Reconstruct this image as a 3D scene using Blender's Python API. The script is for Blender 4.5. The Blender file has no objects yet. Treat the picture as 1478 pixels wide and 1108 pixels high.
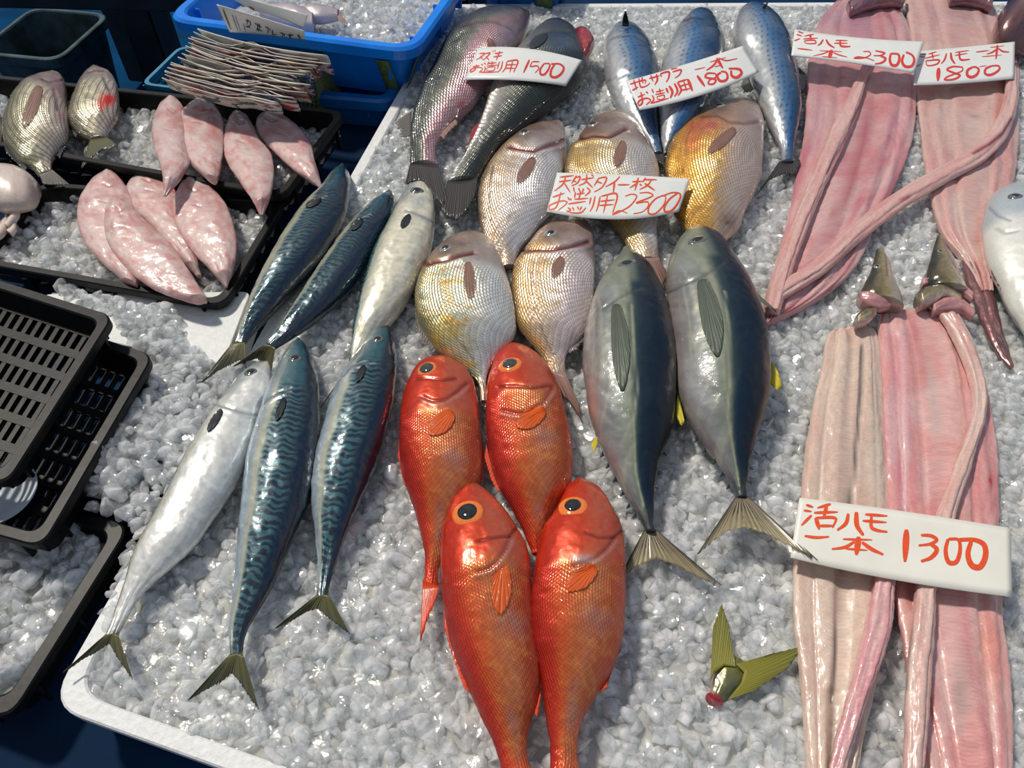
import bpy, bmesh, math, random
import numpy as np
from mathutils import Vector
from mathutils.bvhtree import BVHTree
random.seed(7)
rng = np.random.default_rng(7)
S = bpy.context.scene
COL = S.collection

# ------------------------------------------------------------------ camera
F = 1116.0
PIT = math.radians(50)
ZI = 0.80                      # level of the crushed ice on the main tray
CAMZ = ZI + 0.65
cam_d = bpy.data.cameras.new('camera'); cam = bpy.data.objects.new('camera', cam_d); COL.objects.link(cam)
cam.location = (0, 0, CAMZ); cam.rotation_euler = (math.pi/2 - PIT, 0, 0)
cam_d.sensor_width = 36; cam_d.lens = 36*F/1478; cam_d.clip_start = 0.02
S.camera = cam

# ------------------------------------------------------------------ world and sun
w = bpy.data.worlds.new('world'); S.world = w; w.use_nodes = True
nt = w.node_tree; nt.nodes.clear()
out = nt.nodes.new('ShaderNodeOutputWorld'); bg = nt.nodes.new('ShaderNodeBackground')
tc = nt.nodes.new('ShaderNodeTexCoord'); sep = nt.nodes.new('ShaderNodeSeparateXYZ')
nz = nt.nodes.new('ShaderNodeTexNoise'); nz.inputs['Scale'].default_value = 2.2; nz.inputs['Detail'].default_value = 4
cr = nt.nodes.new('ShaderNodeValToRGB')
cr.color_ramp.elements[0].position = .38; cr.color_ramp.elements[0].color = (.22, .45, .90, 1)
cr.color_ramp.elements[1].position = .60; cr.color_ramp.elements[1].color = (.95, .95, .92, 1)
gr = nt.nodes.new('ShaderNodeMapRange'); gr.inputs['From Min'].default_value = -.1; gr.inputs['From Max'].default_value = .35
gr.inputs['To Min'].default_value = .12; gr.inputs['To Max'].default_value = 1.0
mul = nt.nodes.new('ShaderNodeMath'); mul.operation = 'MULTIPLY'; mul.inputs[1].default_value = .42
L = nt.links.new
L(tc.outputs['Generated'], nz.inputs['Vector']); L(nz.outputs['Fac'], cr.inputs['Fac'])
L(tc.outputs['Generated'], sep.inputs[0]); L(sep.outputs['Z'], gr.inputs['Value']); L(gr.outputs[0], mul.inputs[0])
L(cr.outputs['Color'], bg.inputs['Color']); L(mul.outputs[0], bg.inputs['Strength']); L(bg.outputs[0], out.inputs[0])

sun_d = bpy.data.lights.new('sun', 'SUN'); sun = bpy.data.objects.new('sun', sun_d); COL.objects.link(sun)
sun_d.energy = 3.4; sun_d.angle = math.radians(5.0); sun_d.color = (1, .93, .82)
sd = Vector((.42, -.40, -.85)).normalized()      # from the far left, downwards
sun.rotation_euler = sd.to_track_quat('-Z', 'Y').to_euler(); sun.location = (-2, 3, 5)

S.view_settings.view_transform = 'Standard'; S.view_settings.look = 'None'
S.view_settings.gamma = 1; S.view_settings.use_curve_mapping = False
S.view_settings.exposure = -0.16
S.cycles.max_bounces = 14; S.cycles.transmission_bounces = 12; S.cycles.transparent_max_bounces = 48
S.cycles.sample_clamp_indirect = 4

# ------------------------------------------------------------------ projection helpers (photo pixel + known height -> place)
sP, cP = math.sin(PIT), math.cos(PIT)
def ray(x, y):
    u = (x-739)/F; v = (554-y)/F
    return np.stack([u*np.ones_like(v), cP+v*sP, -sP+v*cP], -1)
def at(x, y, z):
    x, y, z = np.broadcast_arrays(np.asarray(x, float), np.asarray(y, float), np.asarray(z, float))
    d = ray(x, y); t = (z-CAMZ)/d[..., 2]
    return np.stack([d[..., 0]*t, d[..., 1]*t, z], -1)
def prj(p):
    p = np.asarray(p, float); q = p - np.array([0, 0, CAMZ])
    dep = q[..., 1]*cP - q[..., 2]*sP; up = q[..., 1]*sP + q[..., 2]*cP
    return 739+F*q[..., 0]/dep, 554-F*up/dep
def depth_of(p): return float(p[1]*cP - (p[2]-CAMZ)*sP)

def h2(ix, iy, s):
    h = (ix*374761393 + iy*668265263 + s*974711) & 0xffffffff
    h = ((h ^ (h >> 13))*1274126177) & 0xffffffff
    return ((h ^ (h >> 16)) & 0xffff)/65535.0
def vn(x, y, s=0):
    x = np.asarray(x, float); y = np.asarray(y, float)
    ix = np.floor(x).astype(np.int64); iy = np.floor(y).astype(np.int64)
    fx = x-ix; fy = y-iy; fx = fx*fx*(3-2*fx); fy = fy*fy*(3-2*fy)
    a = h2(ix, iy, s); b = h2(ix+1, iy, s); c = h2(ix, iy+1, s); d = h2(ix+1, iy+1, s)
    return (a*(1-fx)+b*fx)*(1-fy) + (c*(1-fx)+d*fx)*fy
def fbm(x, y, s=0, o=3):
    r = 0; a = .5; t = 0
    for i in range(o):
        r = r + a*vn(x*2**i, y*2**i, s+i*17); t += a; a *= .5
    return r/t
def sst(a, b, x):
    t = np.clip((x-a)/(b-a), 0, 1); return t*t*(3-2*t)
def mixc(a, b, t):
    a = np.asarray(a, float); b = np.asarray(b, float); t = np.asarray(t)[..., None]
    return a*(1-t)+b*t
def ramp(x, stops):
    xs = [s[0] for s in stops]
    return np.stack([np.interp(x, xs, [s[1][k] for s in stops]) for k in range(3)], -1)
def pdist(X, Y, poly):
    P = np.asarray(poly, float); best = np.full(np.shape(X), 1e9)
    for a, b in zip(P[:-1], P[1:]):
        d = b-a; l = max((d**2).sum(), 1e-9)
        t = np.clip(((X-a[0])*d[0]+(Y-a[1])*d[1])/l, 0, 1)
        best = np.minimum(best, np.hypot(X-a[0]-t*d[0], Y-a[1]-t*d[1]))
    return best
def crom(P, n, cen=None):
    P = np.asarray(P, float)
    C = P if cen is None else cen
    k = np.concatenate([[0], np.cumsum(np.maximum(np.linalg.norm(np.diff(C, axis=0), axis=1), 1e-6))]); k /= k[-1]
    Q = np.vstack([2*P[0]-P[1], P, 2*P[-1]-P[-2]]); kk = np.concatenate([[2*k[0]-k[1]], k, [2*k[-1]-k[-2]]])
    t = np.linspace(0, 1, n); i = np.clip(np.searchsorted(k, t, side='right')-1, 0, len(k)-2)
    p0, p1, p2, p3 = Q[i], Q[i+1], Q[i+2], Q[i+3]
    k0, k1, k2, k3 = kk[i], kk[i+1], kk[i+2], kk[i+3]
    h = (k2-k1); s = ((t-k1)/h)[:, None]
    m1 = (p2-p0)/(k2-k0)[:, None]*h[:, None]; m2 = (p3-p1)/(k3-k1)[:, None]*h[:, None]
    return (2*s**3-3*s**2+1)*p1 + (s**3-2*s**2+s)*m1 + (-2*s**3+3*s**2)*p2 + (s**3-s**2)*m2
def resamp(P, n):
    P = np.asarray(P, float); k = np.concatenate([[0], np.cumsum(np.linalg.norm(np.diff(P, axis=0), axis=1))])
    t = np.linspace(0, k[-1], n)
    return np.stack([np.interp(t, k, P[:, j]) for j in range(P.shape[1])], -1)

# ------------------------------------------------------------------ mesh helpers
def mesh_np(name, V, Fc, mat=None, parent=None, smooth=True, uv=None, uv2=None, col=None, mask=None, origin=None):
    """V (n,3), Fc list/array of faces (all same length or ragged)."""
    me = bpy.data.meshes.new(name)
    V = np.asarray(V, float)
    if origin is not None: V = V - np.asarray(origin)
    if isinstance(Fc, np.ndarray):
        nf, k = Fc.shape; flat = Fc.ravel(); starts = np.arange(nf)*k; tot = np.full(nf, k)
    else:
        tot = np.array([len(f) for f in Fc]); starts = np.concatenate([[0], np.cumsum(tot)[:-1]]); flat = np.concatenate([np.asarray(f) for f in Fc]); nf = len(Fc)
    me.vertices.add(len(V)); me.vertices.foreach_set('co', V.astype(np.float32).ravel())
    me.loops.add(len(flat)); me.loops.foreach_set('vertex_index', flat.astype(np.int32))
    me.polygons.add(nf); me.polygons.foreach_set('loop_start', starts.astype(np.int32)); me.polygons.foreach_set('loop_total', tot.astype(np.int32))
    me.update(calc_edges=True)
    me.polygons.foreach_set('use_smooth', np.full(nf, bool(smooth)))
    if uv is not None:
        l = me.uv_layers.new(name='UVMap'); l.data.foreach_set('uv', np.asarray(uv, np.float32)[flat].ravel())
    if uv2 is not None:
        l = me.uv_layers.new(name='body'); l.data.foreach_set('uv', np.asarray(uv2, np.float32)[flat].ravel())
    if col is not None:
        a = me.color_attributes.new('Col', 'FLOAT_COLOR', 'POINT')
        c = np.ones((len(V), 4), np.float32); c[:, :3] = np.clip(col, 0, 1); a.data.foreach_set('color', c.ravel())
    if mask is not None:
        a = me.attributes.new('mask', 'FLOAT', 'POINT'); a.data.foreach_set('value', np.asarray(mask, np.float32))
    me.validate(); me.update()
    o = bpy.data.objects.new(name, me); COL.objects.link(o)
    if mat: me.materials.append(mat)
    if origin is not None: o.location = origin
    if parent is not None:
        o.parent = parent
        pl = world_loc(parent)
        o.location = Vector(o.location) - pl
    return o
def world_loc(o):
    v = Vector((0, 0, 0))
    while o is not None: v += Vector(o.location); o = o.parent
    return v
def tag(o, label=None, cat=None, group=None, kind=None):
    if label: o['label'] = label
    if cat: o['category'] = cat
    if group: o['group'] = group
    if kind: o['kind'] = kind
    return o
def empty(name, loc):
    o = bpy.data.objects.new(name, None); COL.objects.link(o); o.location = loc; o.empty_display_size = .02
    return o

# ------------------------------------------------------------------ materials
def newmat(name):
    m = bpy.data.materials.new(name); m.use_nodes = True
    b = m.node_tree.nodes['Principled BSDF']; return m, m.node_tree, b
def nd(nt, t, **kw):
    n = nt.nodes.new(t)
    for k, v in kw.items():
        if k in n.inputs: n.inputs[k].default_value = v
        else: setattr(n, k, v)
    return n
def mth(nt, op, a, b=None, c=None):
    n = nt.nodes.new('ShaderNodeMath'); n.operation = op
    for i, v in enumerate((a, b, c)):
        if v is None: continue
        if isinstance(v, (int, float)): n.inputs[i].default_value = v
        else: nt.links.new(v, n.inputs[i])
    return n.outputs[0]
def mixrgb(nt, fac, a, b, mode='MIX'):
    n = nt.nodes.new('ShaderNodeMix'); n.data_type = 'RGBA'; n.blend_type = mode
    for i, v in ((0, fac), (6, a), (7, b)):
        if isinstance(v, (int, float)): n.inputs[i].default_value = v
        elif isinstance(v, tuple): n.inputs[i].default_value = (*v, 1) if len(v) == 3 else v
        else: nt.links.new(v, n.inputs[i])
    return n.outputs[2]
def plastic(name, c, rough=.35, noise=.15, spec=.5, scale=30, bump=.05, c2=None, transm=0):
    m, nt, b = newmat(name)
    tcn = nd(nt, 'ShaderNodeTexCoord'); n = nd(nt, 'ShaderNodeTexNoise', Scale=scale, Detail=5.0)
    nt.links.new(tcn.outputs['Object'], n.inputs['Vector'])
    c2 = c2 or tuple(x*(1-noise*2) for x in c)
    r = nd(nt, 'ShaderNodeMapRange'); nt.links.new(n.outputs['Fac'], r.inputs['Value'])
    r.inputs['From Min'].default_value = .35; r.inputs['From Max'].default_value = .65
    nt.links.new(mixrgb(nt, r.outputs[0], c2, c), b.inputs['Base Color'])
    b.inputs['Roughness'].default_value = rough; b.inputs['Specular IOR Level'].default_value = spec
    b.inputs['Transmission Weight'].default_value = transm
    if bump:
        bp = nd(nt, 'ShaderNodeBump', Strength=bump, Distance=.002); nt.links.new(n.outputs['Fac'], bp.inputs['Height'])
        nt.links.new(bp.outputs[0], b.inputs['Normal'])
    return m

def skin(name, scale=0.0, scale_amt=.25, scale_bump=.35, metallic=.3, rough=.38, coat=.8, stripes=None, spots=None, lines=None, fine=.12, spark=0, tintmix=None, sss=0):
    """wet fish skin: vertex tint x scales (cell pattern) x stripes / spots / rows"""
    m, nt, b = newmat(name); L = nt.links.new
    at_ = nd(nt, 'ShaderNodeAttribute', attribute_name='Col'); mk = nd(nt, 'ShaderNodeAttribute', attribute_name='mask')
    uv = nd(nt, 'ShaderNodeUVMap', uv_map='UVMap'); sp = nd(nt, 'ShaderNodeSeparateXYZ'); L(uv.outputs[0], sp.inputs[0])
    X, Y = sp.outputs[0], sp.outputs[1]
    c = at_.outputs['Color']
    def noise(sc, det=3.0, vec=None):
        n = nd(nt, 'ShaderNodeTexNoise', Scale=sc, Detail=det); L(vec or uv.outputs[0], n.inputs['Vector']); return n.outputs['Fac']
    fn = noise(260.0, 4.0)
    c = mixrgb(nt, 1.0, c, mixrgb(nt, fn, (1-fine*2,)*3, (1+fine*2,)*3), 'MULTIPLY')
    height = fn; hs = .15
    if scale:
        cb = nd(nt, 'ShaderNodeCombineXYZ')
        row = mth(nt, 'FLOOR', mth(nt, 'DIVIDE', Y, scale*.55))
        off = mth(nt, 'MULTIPLY', mth(nt, 'MODULO', row, 2.0), .5)
        fx = mth(nt, 'FRACT', mth(nt, 'ADD', mth(nt, 'DIVIDE', X, scale), off))
        fy = mth(nt, 'FRACT', mth(nt, 'DIVIDE', Y, scale*.55))
        # overlapping scale: rises toward the tail, curved free edge
        cy = mth(nt, 'MULTIPLY', mth(nt, 'ABSOLUTE', mth(nt, 'SUBTRACT', fy, .5)), .7)
        e = mth(nt, 'FRACT', mth(nt, 'ADD', fx, cy))
        sh = mth(nt, 'POWER', e, 1.6)
        edge = nd(nt, 'ShaderNodeMapRange', interpolation_type='SMOOTHSTEP'); L(e, edge.inputs['Value'])
        edge.inputs['From Min'].default_value = .0; edge.inputs['From Max'].default_value = .3
        dk = mixrgb(nt, edge.outputs[0], (1-scale_amt*1.6,)*3, (1+scale_amt*.7,)*3)
        inv = mth(nt, 'SUBTRACT', 1.0, mk.outputs['Fac']) if stripes else None
        c2 = mixrgb(nt, 1.0, c, dk, 'MULTIPLY')
        sm = nd(nt, 'ShaderNodeAttribute', attribute_name='mask')
        c = mixrgb(nt, sm.outputs['Fac'], c, c2) if not stripes else c2
        height = mth(nt, 'ADD', mth(nt, 'MULTIPLY', sh, mk.outputs['Fac']), mth(nt, 'MULTIPLY', fn, .2)); hs = scale_bump
    if stripes:
        per, wob, dark, thr = stripes
        n1 = noise(70.0, 2.0); n2 = noise(150.0, 1.0)
        ph = mth(nt, 'ADD', mth(nt, 'DIVIDE', X, per), mth(nt, 'ADD', mth(nt, 'MULTIPLY', n1, wob), mth(nt, 'MULTIPLY', mth(nt, 'SINE', mth(nt, 'MULTIPLY', Y, 520.0)), .16)))
        s = mth(nt, 'SINE', mth(nt, 'MULTIPLY', ph, 6.2832))
        s = mth(nt, 'ADD', s, mth(nt, 'MULTIPLY', mth(nt, 'SUBTRACT', n2, .5), 1.6))
        r = nd(nt, 'ShaderNodeMapRange', interpolation_type='SMOOTHSTEP'); L(s, r.inputs['Value'])
        r.inputs['From Min'].default_value = thr-.25; r.inputs['From Max'].default_value = thr+.3
        c = mixrgb(nt, mth(nt, 'MULTIPLY', r.outputs[0], mk.outputs['Fac']), c, dark)
    if spots:
        px_, py_, rad, dark = spots
        fx = mth(nt, 'SUBTRACT', mth(nt, 'FRACT', mth(nt, 'ADD', mth(nt, 'DIVIDE', X, px_), mth(nt, 'MULTIPLY', noise(45.0), .9))), .5)
        fy = mth(nt, 'SUBTRACT', mth(nt, 'FRACT', mth(nt, 'ADD', mth(nt, 'DIVIDE', Y, py_), mth(nt, 'MULTIPLY', noise(30.0), .6))), .5)
        d = mth(nt, 'SQRT', mth(nt, 'ADD', mth(nt, 'MULTIPLY', fx, fx), mth(nt, 'MULTIPLY', fy, fy)))
        r = nd(nt, 'ShaderNodeMapRange', interpolation_type='SMOOTHSTEP'); L(d, r.inputs['Value'])
        r.inputs['From Min'].default_value = rad+.08; r.inputs['From Max'].default_value = rad-.08
        c = mixrgb(nt, mth(nt, 'MULTIPLY', mth(nt, 'MULTIPLY', r.outputs[0], mk.outputs['Fac']), noise(22.0)), c, dark)
    if lines:
        per, dark, amt = lines
        n1 = noise(40.0, 2.0)
        s = mth(nt, 'SINE', mth(nt, 'MULTIPLY', mth(nt, 'ADD', mth(nt, 'DIVIDE', Y, per), mth(nt, 'MULTIPLY', n1, .5)), 6.2832))
        r = nd(nt, 'ShaderNodeMapRange', interpolation_type='SMOOTHSTEP'); L(s, r.inputs['Value'])
        r.inputs['From Min'].default_value = .2; r.inputs['From Max'].default_value = .9
        c = mixrgb(nt, mth(nt, 'MULTIPLY', mth(nt, 'MULTIPLY', r.outputs[0], mk.outputs['Fac']), amt), c, dark)
    L(c, b.inputs['Base Color'])
    b.inputs['Metallic'].default_value = metallic
    rn = nd(nt, 'ShaderNodeMapRange'); L(noise(120.0, 4.0), rn.inputs['Value'])
    rn.inputs['To Min'].default_value = max(rough-.15, .05); rn.inputs['To Max'].default_value = rough+.15
    L(rn.outputs[0], b.inputs['Roughness'])
    b.inputs['Coat Weight'].default_value = coat; b.inputs['Coat Roughness'].default_value = .09
    if sss:
        b.inputs['Subsurface Weight'].default_value = sss; b.inputs['Subsurface Radius'].default_value = (1, .35, .25); b.inputs['Subsurface Scale'].default_value = .006
    bp = nd(nt, 'ShaderNodeBump', Strength=hs, Distance=.0012); L(height, bp.inputs['Height']); L(bp.outputs[0], b.inputs['Normal'])
    # wet film: gently uneven
    n3 = noise(90.0, 2.0); bp2 = nd(nt, 'ShaderNodeBump', Strength=.55, Distance=.002); L(n3, bp2.inputs['Height']); L(bp.outputs[0], bp2.inputs['Normal']); L(bp2.outputs[0], b.inputs['Coat Normal'])
    return m

def finmat(name, c, c2, alpha=1.0, tipc=None, rays=26, rough=.35, edge=.0):
    m, nt, b = newmat(name); L = nt.links.new
    uv = nd(nt, 'ShaderNodeUVMap', uv_map='UVMap'); sp = nd(nt, 'ShaderNodeSeparateXYZ'); L(uv.outputs[0], sp.inputs[0])
    n = nd(nt, 'ShaderNodeTexNoise', Scale=8.0, Detail=4.0); L(uv.outputs[0], n.inputs['Vector'])
    s = mth(nt, 'SINE', mth(nt, 'MULTIPLY', mth(nt, 'ADD', sp.outputs[0], mth(nt, 'MULTIPLY', n.outputs['Fac'], .02)), rays*6.2832))
    r = nd(nt, 'ShaderNodeMapRange'); L(s, r.inputs['Value']); r.inputs['From Min'].default_value = -1
    cc = mixrgb(nt, r.outputs[0], c2, c)
    if tipc:
        rr = nd(nt, 'ShaderNodeMapRange'); L(mth(nt, 'ADD', sp.outputs[1], mth(nt, 'MULTIPLY', mth(nt, 'SUBTRACT', n.outputs['Fac'], .5), .6)), rr.inputs['Value']); rr.inputs['From Min'].default_value = .35; rr.inputs['From Max'].default_value = .95
        cc = mixrgb(nt, rr.outputs[0], cc, tipc)
    er = nd(nt, 'ShaderNodeMapRange'); L(mth(nt, 'ABSOLUTE', mth(nt, 'SUBTRACT', sp.outputs[0], .5)), er.inputs['Value']); er.inputs['From Min'].default_value = .36; er.inputs['From Max'].default_value = .48; er.inputs['To Max'].default_value = edge
    cc = mixrgb(nt, er.outputs[0], cc, c2)
    L(cc, b.inputs['Base Color']); b.inputs['Specular IOR Level'].default_value = .3
    b.inputs['Roughness'].default_value = rough+.1; b.inputs['Coat Weight'].default_value = .3; b.inputs['Coat Roughness'].default_value = .1
    if alpha < 1:
        a = nd(nt, 'ShaderNodeMapRange'); L(mth(nt, 'ADD', mth(nt, 'MULTIPLY', sp.outputs[1], -.7), mth(nt, 'MULTIPLY', r.outputs[0], .25)), a.inputs['Value'])
        a.inputs['From Min'].default_value = -.7; a.inputs['From Max'].default_value = 0.1
        a.inputs['To Min'].default_value = alpha; a.inputs['To Max'].default_value = 1
        L(a.outputs[0], b.inputs['Alpha'])
    bp = nd(nt, 'ShaderNodeBump', Strength=.22, Distance=.001); L(s, bp.inputs['Height']); L(bp.outputs[0], b.inputs['Normal'])
    return m
def gloss(name, c, rough=.1, coat=1.0, metallic=0):
    m, nt, b = newmat(name)
    n = nd(nt, 'ShaderNodeTexNoise', Scale=400.0); tcn = nd(nt, 'ShaderNodeTexCoord'); nt.links.new(tcn.outputs['Object'], n.inputs['Vector'])
    nt.links.new(mixrgb(nt, n.outputs['Fac'], tuple(x*.75 for x in c), tuple(min(x*1.25, 1) for x in c)), b.inputs['Base Color'])
    b.inputs['Roughness'].default_value = rough; b.inputs['Coat Weight'].default_value = coat; b.inputs['Coat Roughness'].default_value = .04; b.inputs['Metallic'].default_value = metallic
    return m

# ------------------------------------------------------------------ loft: a body between two traced flanks
OUTLINES = []       # footprints, so that loose chips of ice keep clear of what lies on them
FISH_G = {}
def loft(name, pairs, mat, label=None, cat=None, group=None, kb=.6, bmin=0.003, bconst=None, ex=2.0, zb=0.0, lift=(0, 0), NS=220, NR=68,
         roll=0.0, tint=None, creases=(), spots=(), relief=None, parent=None, sink=.86, endcap=.0, wob=0.0, zprof=None, clear=True):
    P = np.asarray(pairs, float); cen = (P[:, :2]+P[:, 2:])/2
    Q = crom(P, NS, cen)
    z = np.full(NS, ZI+zb+.015)
    for it in range(3):
        D = at(Q[:, 0], Q[:, 1], z); Vt = at(Q[:, 2], Q[:, 3], z)
        a = np.linalg.norm(D-Vt, axis=1)/2
        if bconst is not None:
            b = np.minimum(bconst, a*.9)
        else:
            k = np.ones(9)/9; b = np.convolve(np.pad(a, 4, mode='edge'), k, 'valid')*kb
        b = np.maximum(b, np.minimum(bmin, a*.95))
        bm = b.max()
        t = np.linspace(0, 1, NS)
        z = ZI+zb + sink*(.5*bm+.5*b) + lift[0]*(1-t)+lift[1]*t
        if bconst is not None: z = ZI+zb + b*sink + lift[0]*(1-t)+lift[1]*t
        if zprof is not None: z = z + np.interp(t, zprof[0], zprof[1])
    C = (D+Vt)/2; A = (D-Vt)/2
    nt_ = int(NR*.68); q_ = np.arange(nt_)/nt_; tht = .5*np.pi*q_+.5*np.arccos(1-2*q_)
    th = np.concatenate([tht, np.pi+np.pi*np.arange(NR-nt_)/(NR-nt_)])
    ct, st = np.cos(th), np.sin(th)
    cx = np.sign(ct)*np.abs(ct)**(2/ex); sz = np.sign(st)*np.abs(st)**(2/ex)
    V = C[:, None, :] + A[:, None, :]*cx[None, :, None]; V[:, :, 2] += b[:, None]*sz[None, :]
    # metric coords
    ds = np.concatenate([[0], np.cumsum(np.linalg.norm(np.diff(C, axis=0), axis=1))])
    fold = lambda q: np.abs((q+1) % 2 - 1)
    thn = np.where(th > np.pi, th-2*np.pi, th)/np.pi
    v = fold(thn-roll)                                  # 0 back .. 1 belly
    v = np.broadcast_to(v, (NS, NR)); u = np.broadcast_to(np.linspace(0, 1, NS)[:, None], (NS, NR))
    s = np.broadcast_to(ds[:, None], (NS, NR)); tt = v*a[:, None]*2.4
    X, Y = prj(V)
    top = np.broadcast_to(sz > -.35, (NS, NR)).astype(float)
    N = np.stack([A[:, None, 0]*cx[None, :]/np.maximum(a, 1e-5)[:, None], A[:, None, 1]*cx[None, :]/np.maximum(a, 1e-5)[:, None], np.broadcast_to(sz*.9, (NS, NR))], -1)
    N /= np.maximum(np.linalg.norm(N, axis=-1, keepdims=True), 1e-6)
    disp = np.zeros((NS, NR))
    disp += (fbm(s/.03, v*6, 3)-.5)*.0022 + (fbm(X/9, Y/9, 13)-.5)*.0010
    if wob: disp += (fbm(s/.012, v*9, 9)-.5)*wob
    if tint is None: colr = np.full((NS, NR, 3), .5); mask = np.zeros((NS, NR))
    else: colr, mask = tint(dict(u=u, v=(1-np.cos(np.pi*v))/2, s=s, t=tt, X=X, Y=Y, top=top, a=a[:, None], x2=(thn[None, :]*np.ones((NS, 1))), L=ds[-1]))
    for poly, wpx, dep, cc, stg in creases:
        g = np.exp(-(pdist(X, Y, poly)/wpx)**2)*top
        disp -= g*dep
        if cc is not None: colr = mixc(colr, np.array(cc), np.clip(g*stg, 0, 1))
        mask = mask*(1-np.clip(g*stg, 0, 1)*.7)
    for (x, y, r, cc, stg, *rest) in spots:
        rx, ry = r if isinstance(r, tuple) else (r, r)
        nn = fbm(X/ (min(rx, ry)*.5), Y/(min(rx, ry)*.5), 5)
        g = np.exp(-(((X-x)/rx)**2+((Y-y)/ry)**2)*1.2)*top*(.45+1.1*nn)
        colr = mixc(colr, np.array(cc), np.clip(g*stg, 0, 1))
        if rest: disp += np.clip(g, 0, 1)*rest[0]
    if relief is not None: disp = disp + relief(thn[None, :]*np.ones((NS, 1)), u, s, X, Y)*np.broadcast_to(np.clip(sz, 0, 1)**.3, (NS, NR))
    V = V + N*disp[..., None]
    V[..., 2] = np.maximum(V[..., 2], ZI+zb-.012)
    VV = V.reshape(-1, 3)
    i = np.arange(NS-1)[:, None]*NR; j = np.arange(NR)[None, :]; j2 = (j+1) % NR
    Fq = np.stack([i+j, i+j2, i+NR+j2, i+NR+j], -1).reshape(-1, 4)
    V2 = np.vstack([VV, V[0].mean(0), V[-1].mean(0)]); n0 = NS*NR
    caps = [(n0, (k+1) % NR, k) for k in range(NR)] + [(n0+1, (NS-1)*NR+k, (NS-1)*NR+(k+1) % NR) for k in range(NR)]
    def ext(Aa): Aa = np.asarray(Aa); return np.concatenate([Aa.reshape(NS*NR, -1), Aa[0].mean(0).reshape(1, -1), Aa[-1].mean(0).reshape(1, -1)])
    faces = [*Fq.tolist(), *caps]
    k_ = NS//2; tdir = C[k_+3]-C[k_-3]
    if A[k_, 0]*tdir[1]-A[k_, 1]*tdir[0] > 0: pass
    else: faces = [f[::-1] for f in faces]
    org = np.array([C[:, 0].mean(), C[:, 1].mean(), V2[:, 2].min()])
    o = mesh_np(name, V2, faces, mat, parent, True, uv=np.hstack([ext(s[..., None]), ext(tt[..., None])]), uv2=np.hstack([ext(u[..., None]), ext(v[..., None])]), col=ext(colr), mask=ext(mask[..., None]).ravel(), origin=org)
    tag(o, label, cat, group)
    bvh = BVHTree.FromPolygons(V2.tolist(), faces)
    o_g = dict(bvh=bvh, C=C, z=z, zmid=float(z.mean()), Q=Q, b=b)
    FISH_G[o.name] = o_g
    if clear:
        Qc = Q; cx_ = (Qc[:, :2]+Qc[:, 2:])/2
        l = cx_+(Qc[:, :2]-cx_)*.86; r = cx_+(Qc[:, 2:]-cx_)*.86
        OUTLINES.append(np.vstack([l[::6], r[::-6]]))
    return o
def hit(g, x, y):
    d = ray(np.float64(x), np.float64(y)); d = Vector(d.tolist()).normalized()
    h = g['bvh'].ray_cast(Vector((0, 0, CAMZ)), d)
    if h[0] is None: return None, None
    return h[0], (h[1] if h[1].dot(d) < 0 else -h[1])
def grid_faces(n, m, off=0):
    i = np.arange(m-1)[:, None]*n; j = np.arange(n-1)[None, :]
    return (np.stack([i+j, i+j+1, i+n+j+1, i+n+j], -1).reshape(-1, 4)+off)
def sheet(name, G, mat, parent=None, th=.0006, uv=None, smooth=True, origin=None, bottom_mat=None):
    """closed thin plate from a grid of points G (m,n,3)"""
    m, n, _ = G.shape
    dx = np.gradient(G, axis=1); dy = np.gradient(G, axis=0); N = np.cross(dx, dy); N /= np.maximum(np.linalg.norm(N, axis=-1, keepdims=True), 1e-9)
    if N[..., 2].mean() < 0: N = -N
    T = G.reshape(-1, 3); B = (G-N*th).reshape(-1, 3)
    f1 = grid_faces(n, m); f2 = grid_faces(n, m, n*m)[:, ::-1]
    bd = [k for k in range(n)] + [r*n+n-1 for r in range(1, m)] + [(m-1)*n+k for k in range(n-2, -1, -1)] + [r*n for r in range(m-2, 0, -1)]
    side = [(bd[(k+1) % len(bd)], bd[k], bd[k]+n*m, bd[(k+1) % len(bd)]+n*m) for k in range(len(bd))]
    Vv = np.vstack([T, B]); Ff = np.vstack([f1, f2, np.array(side)])
    if uv is None:
        uu, vv_ = np.meshgrid(np.linspace(0, 1, n), np.linspace(0, 1, m)); uv = np.stack([uu, vv_], -1)
    U = np.vstack([uv.reshape(-1, 2)]*2)
    if origin is None and parent is None: origin = [T[:, 0].mean(), T[:, 1].mean(), B[:, 2].min()]
    return mesh_np(name, Vv, Ff, mat, parent, smooth, uv=U, origin=origin if origin is not None else [T[:, 0].mean(), T[:, 1].mean(), T[:, 2].mean()])
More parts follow.
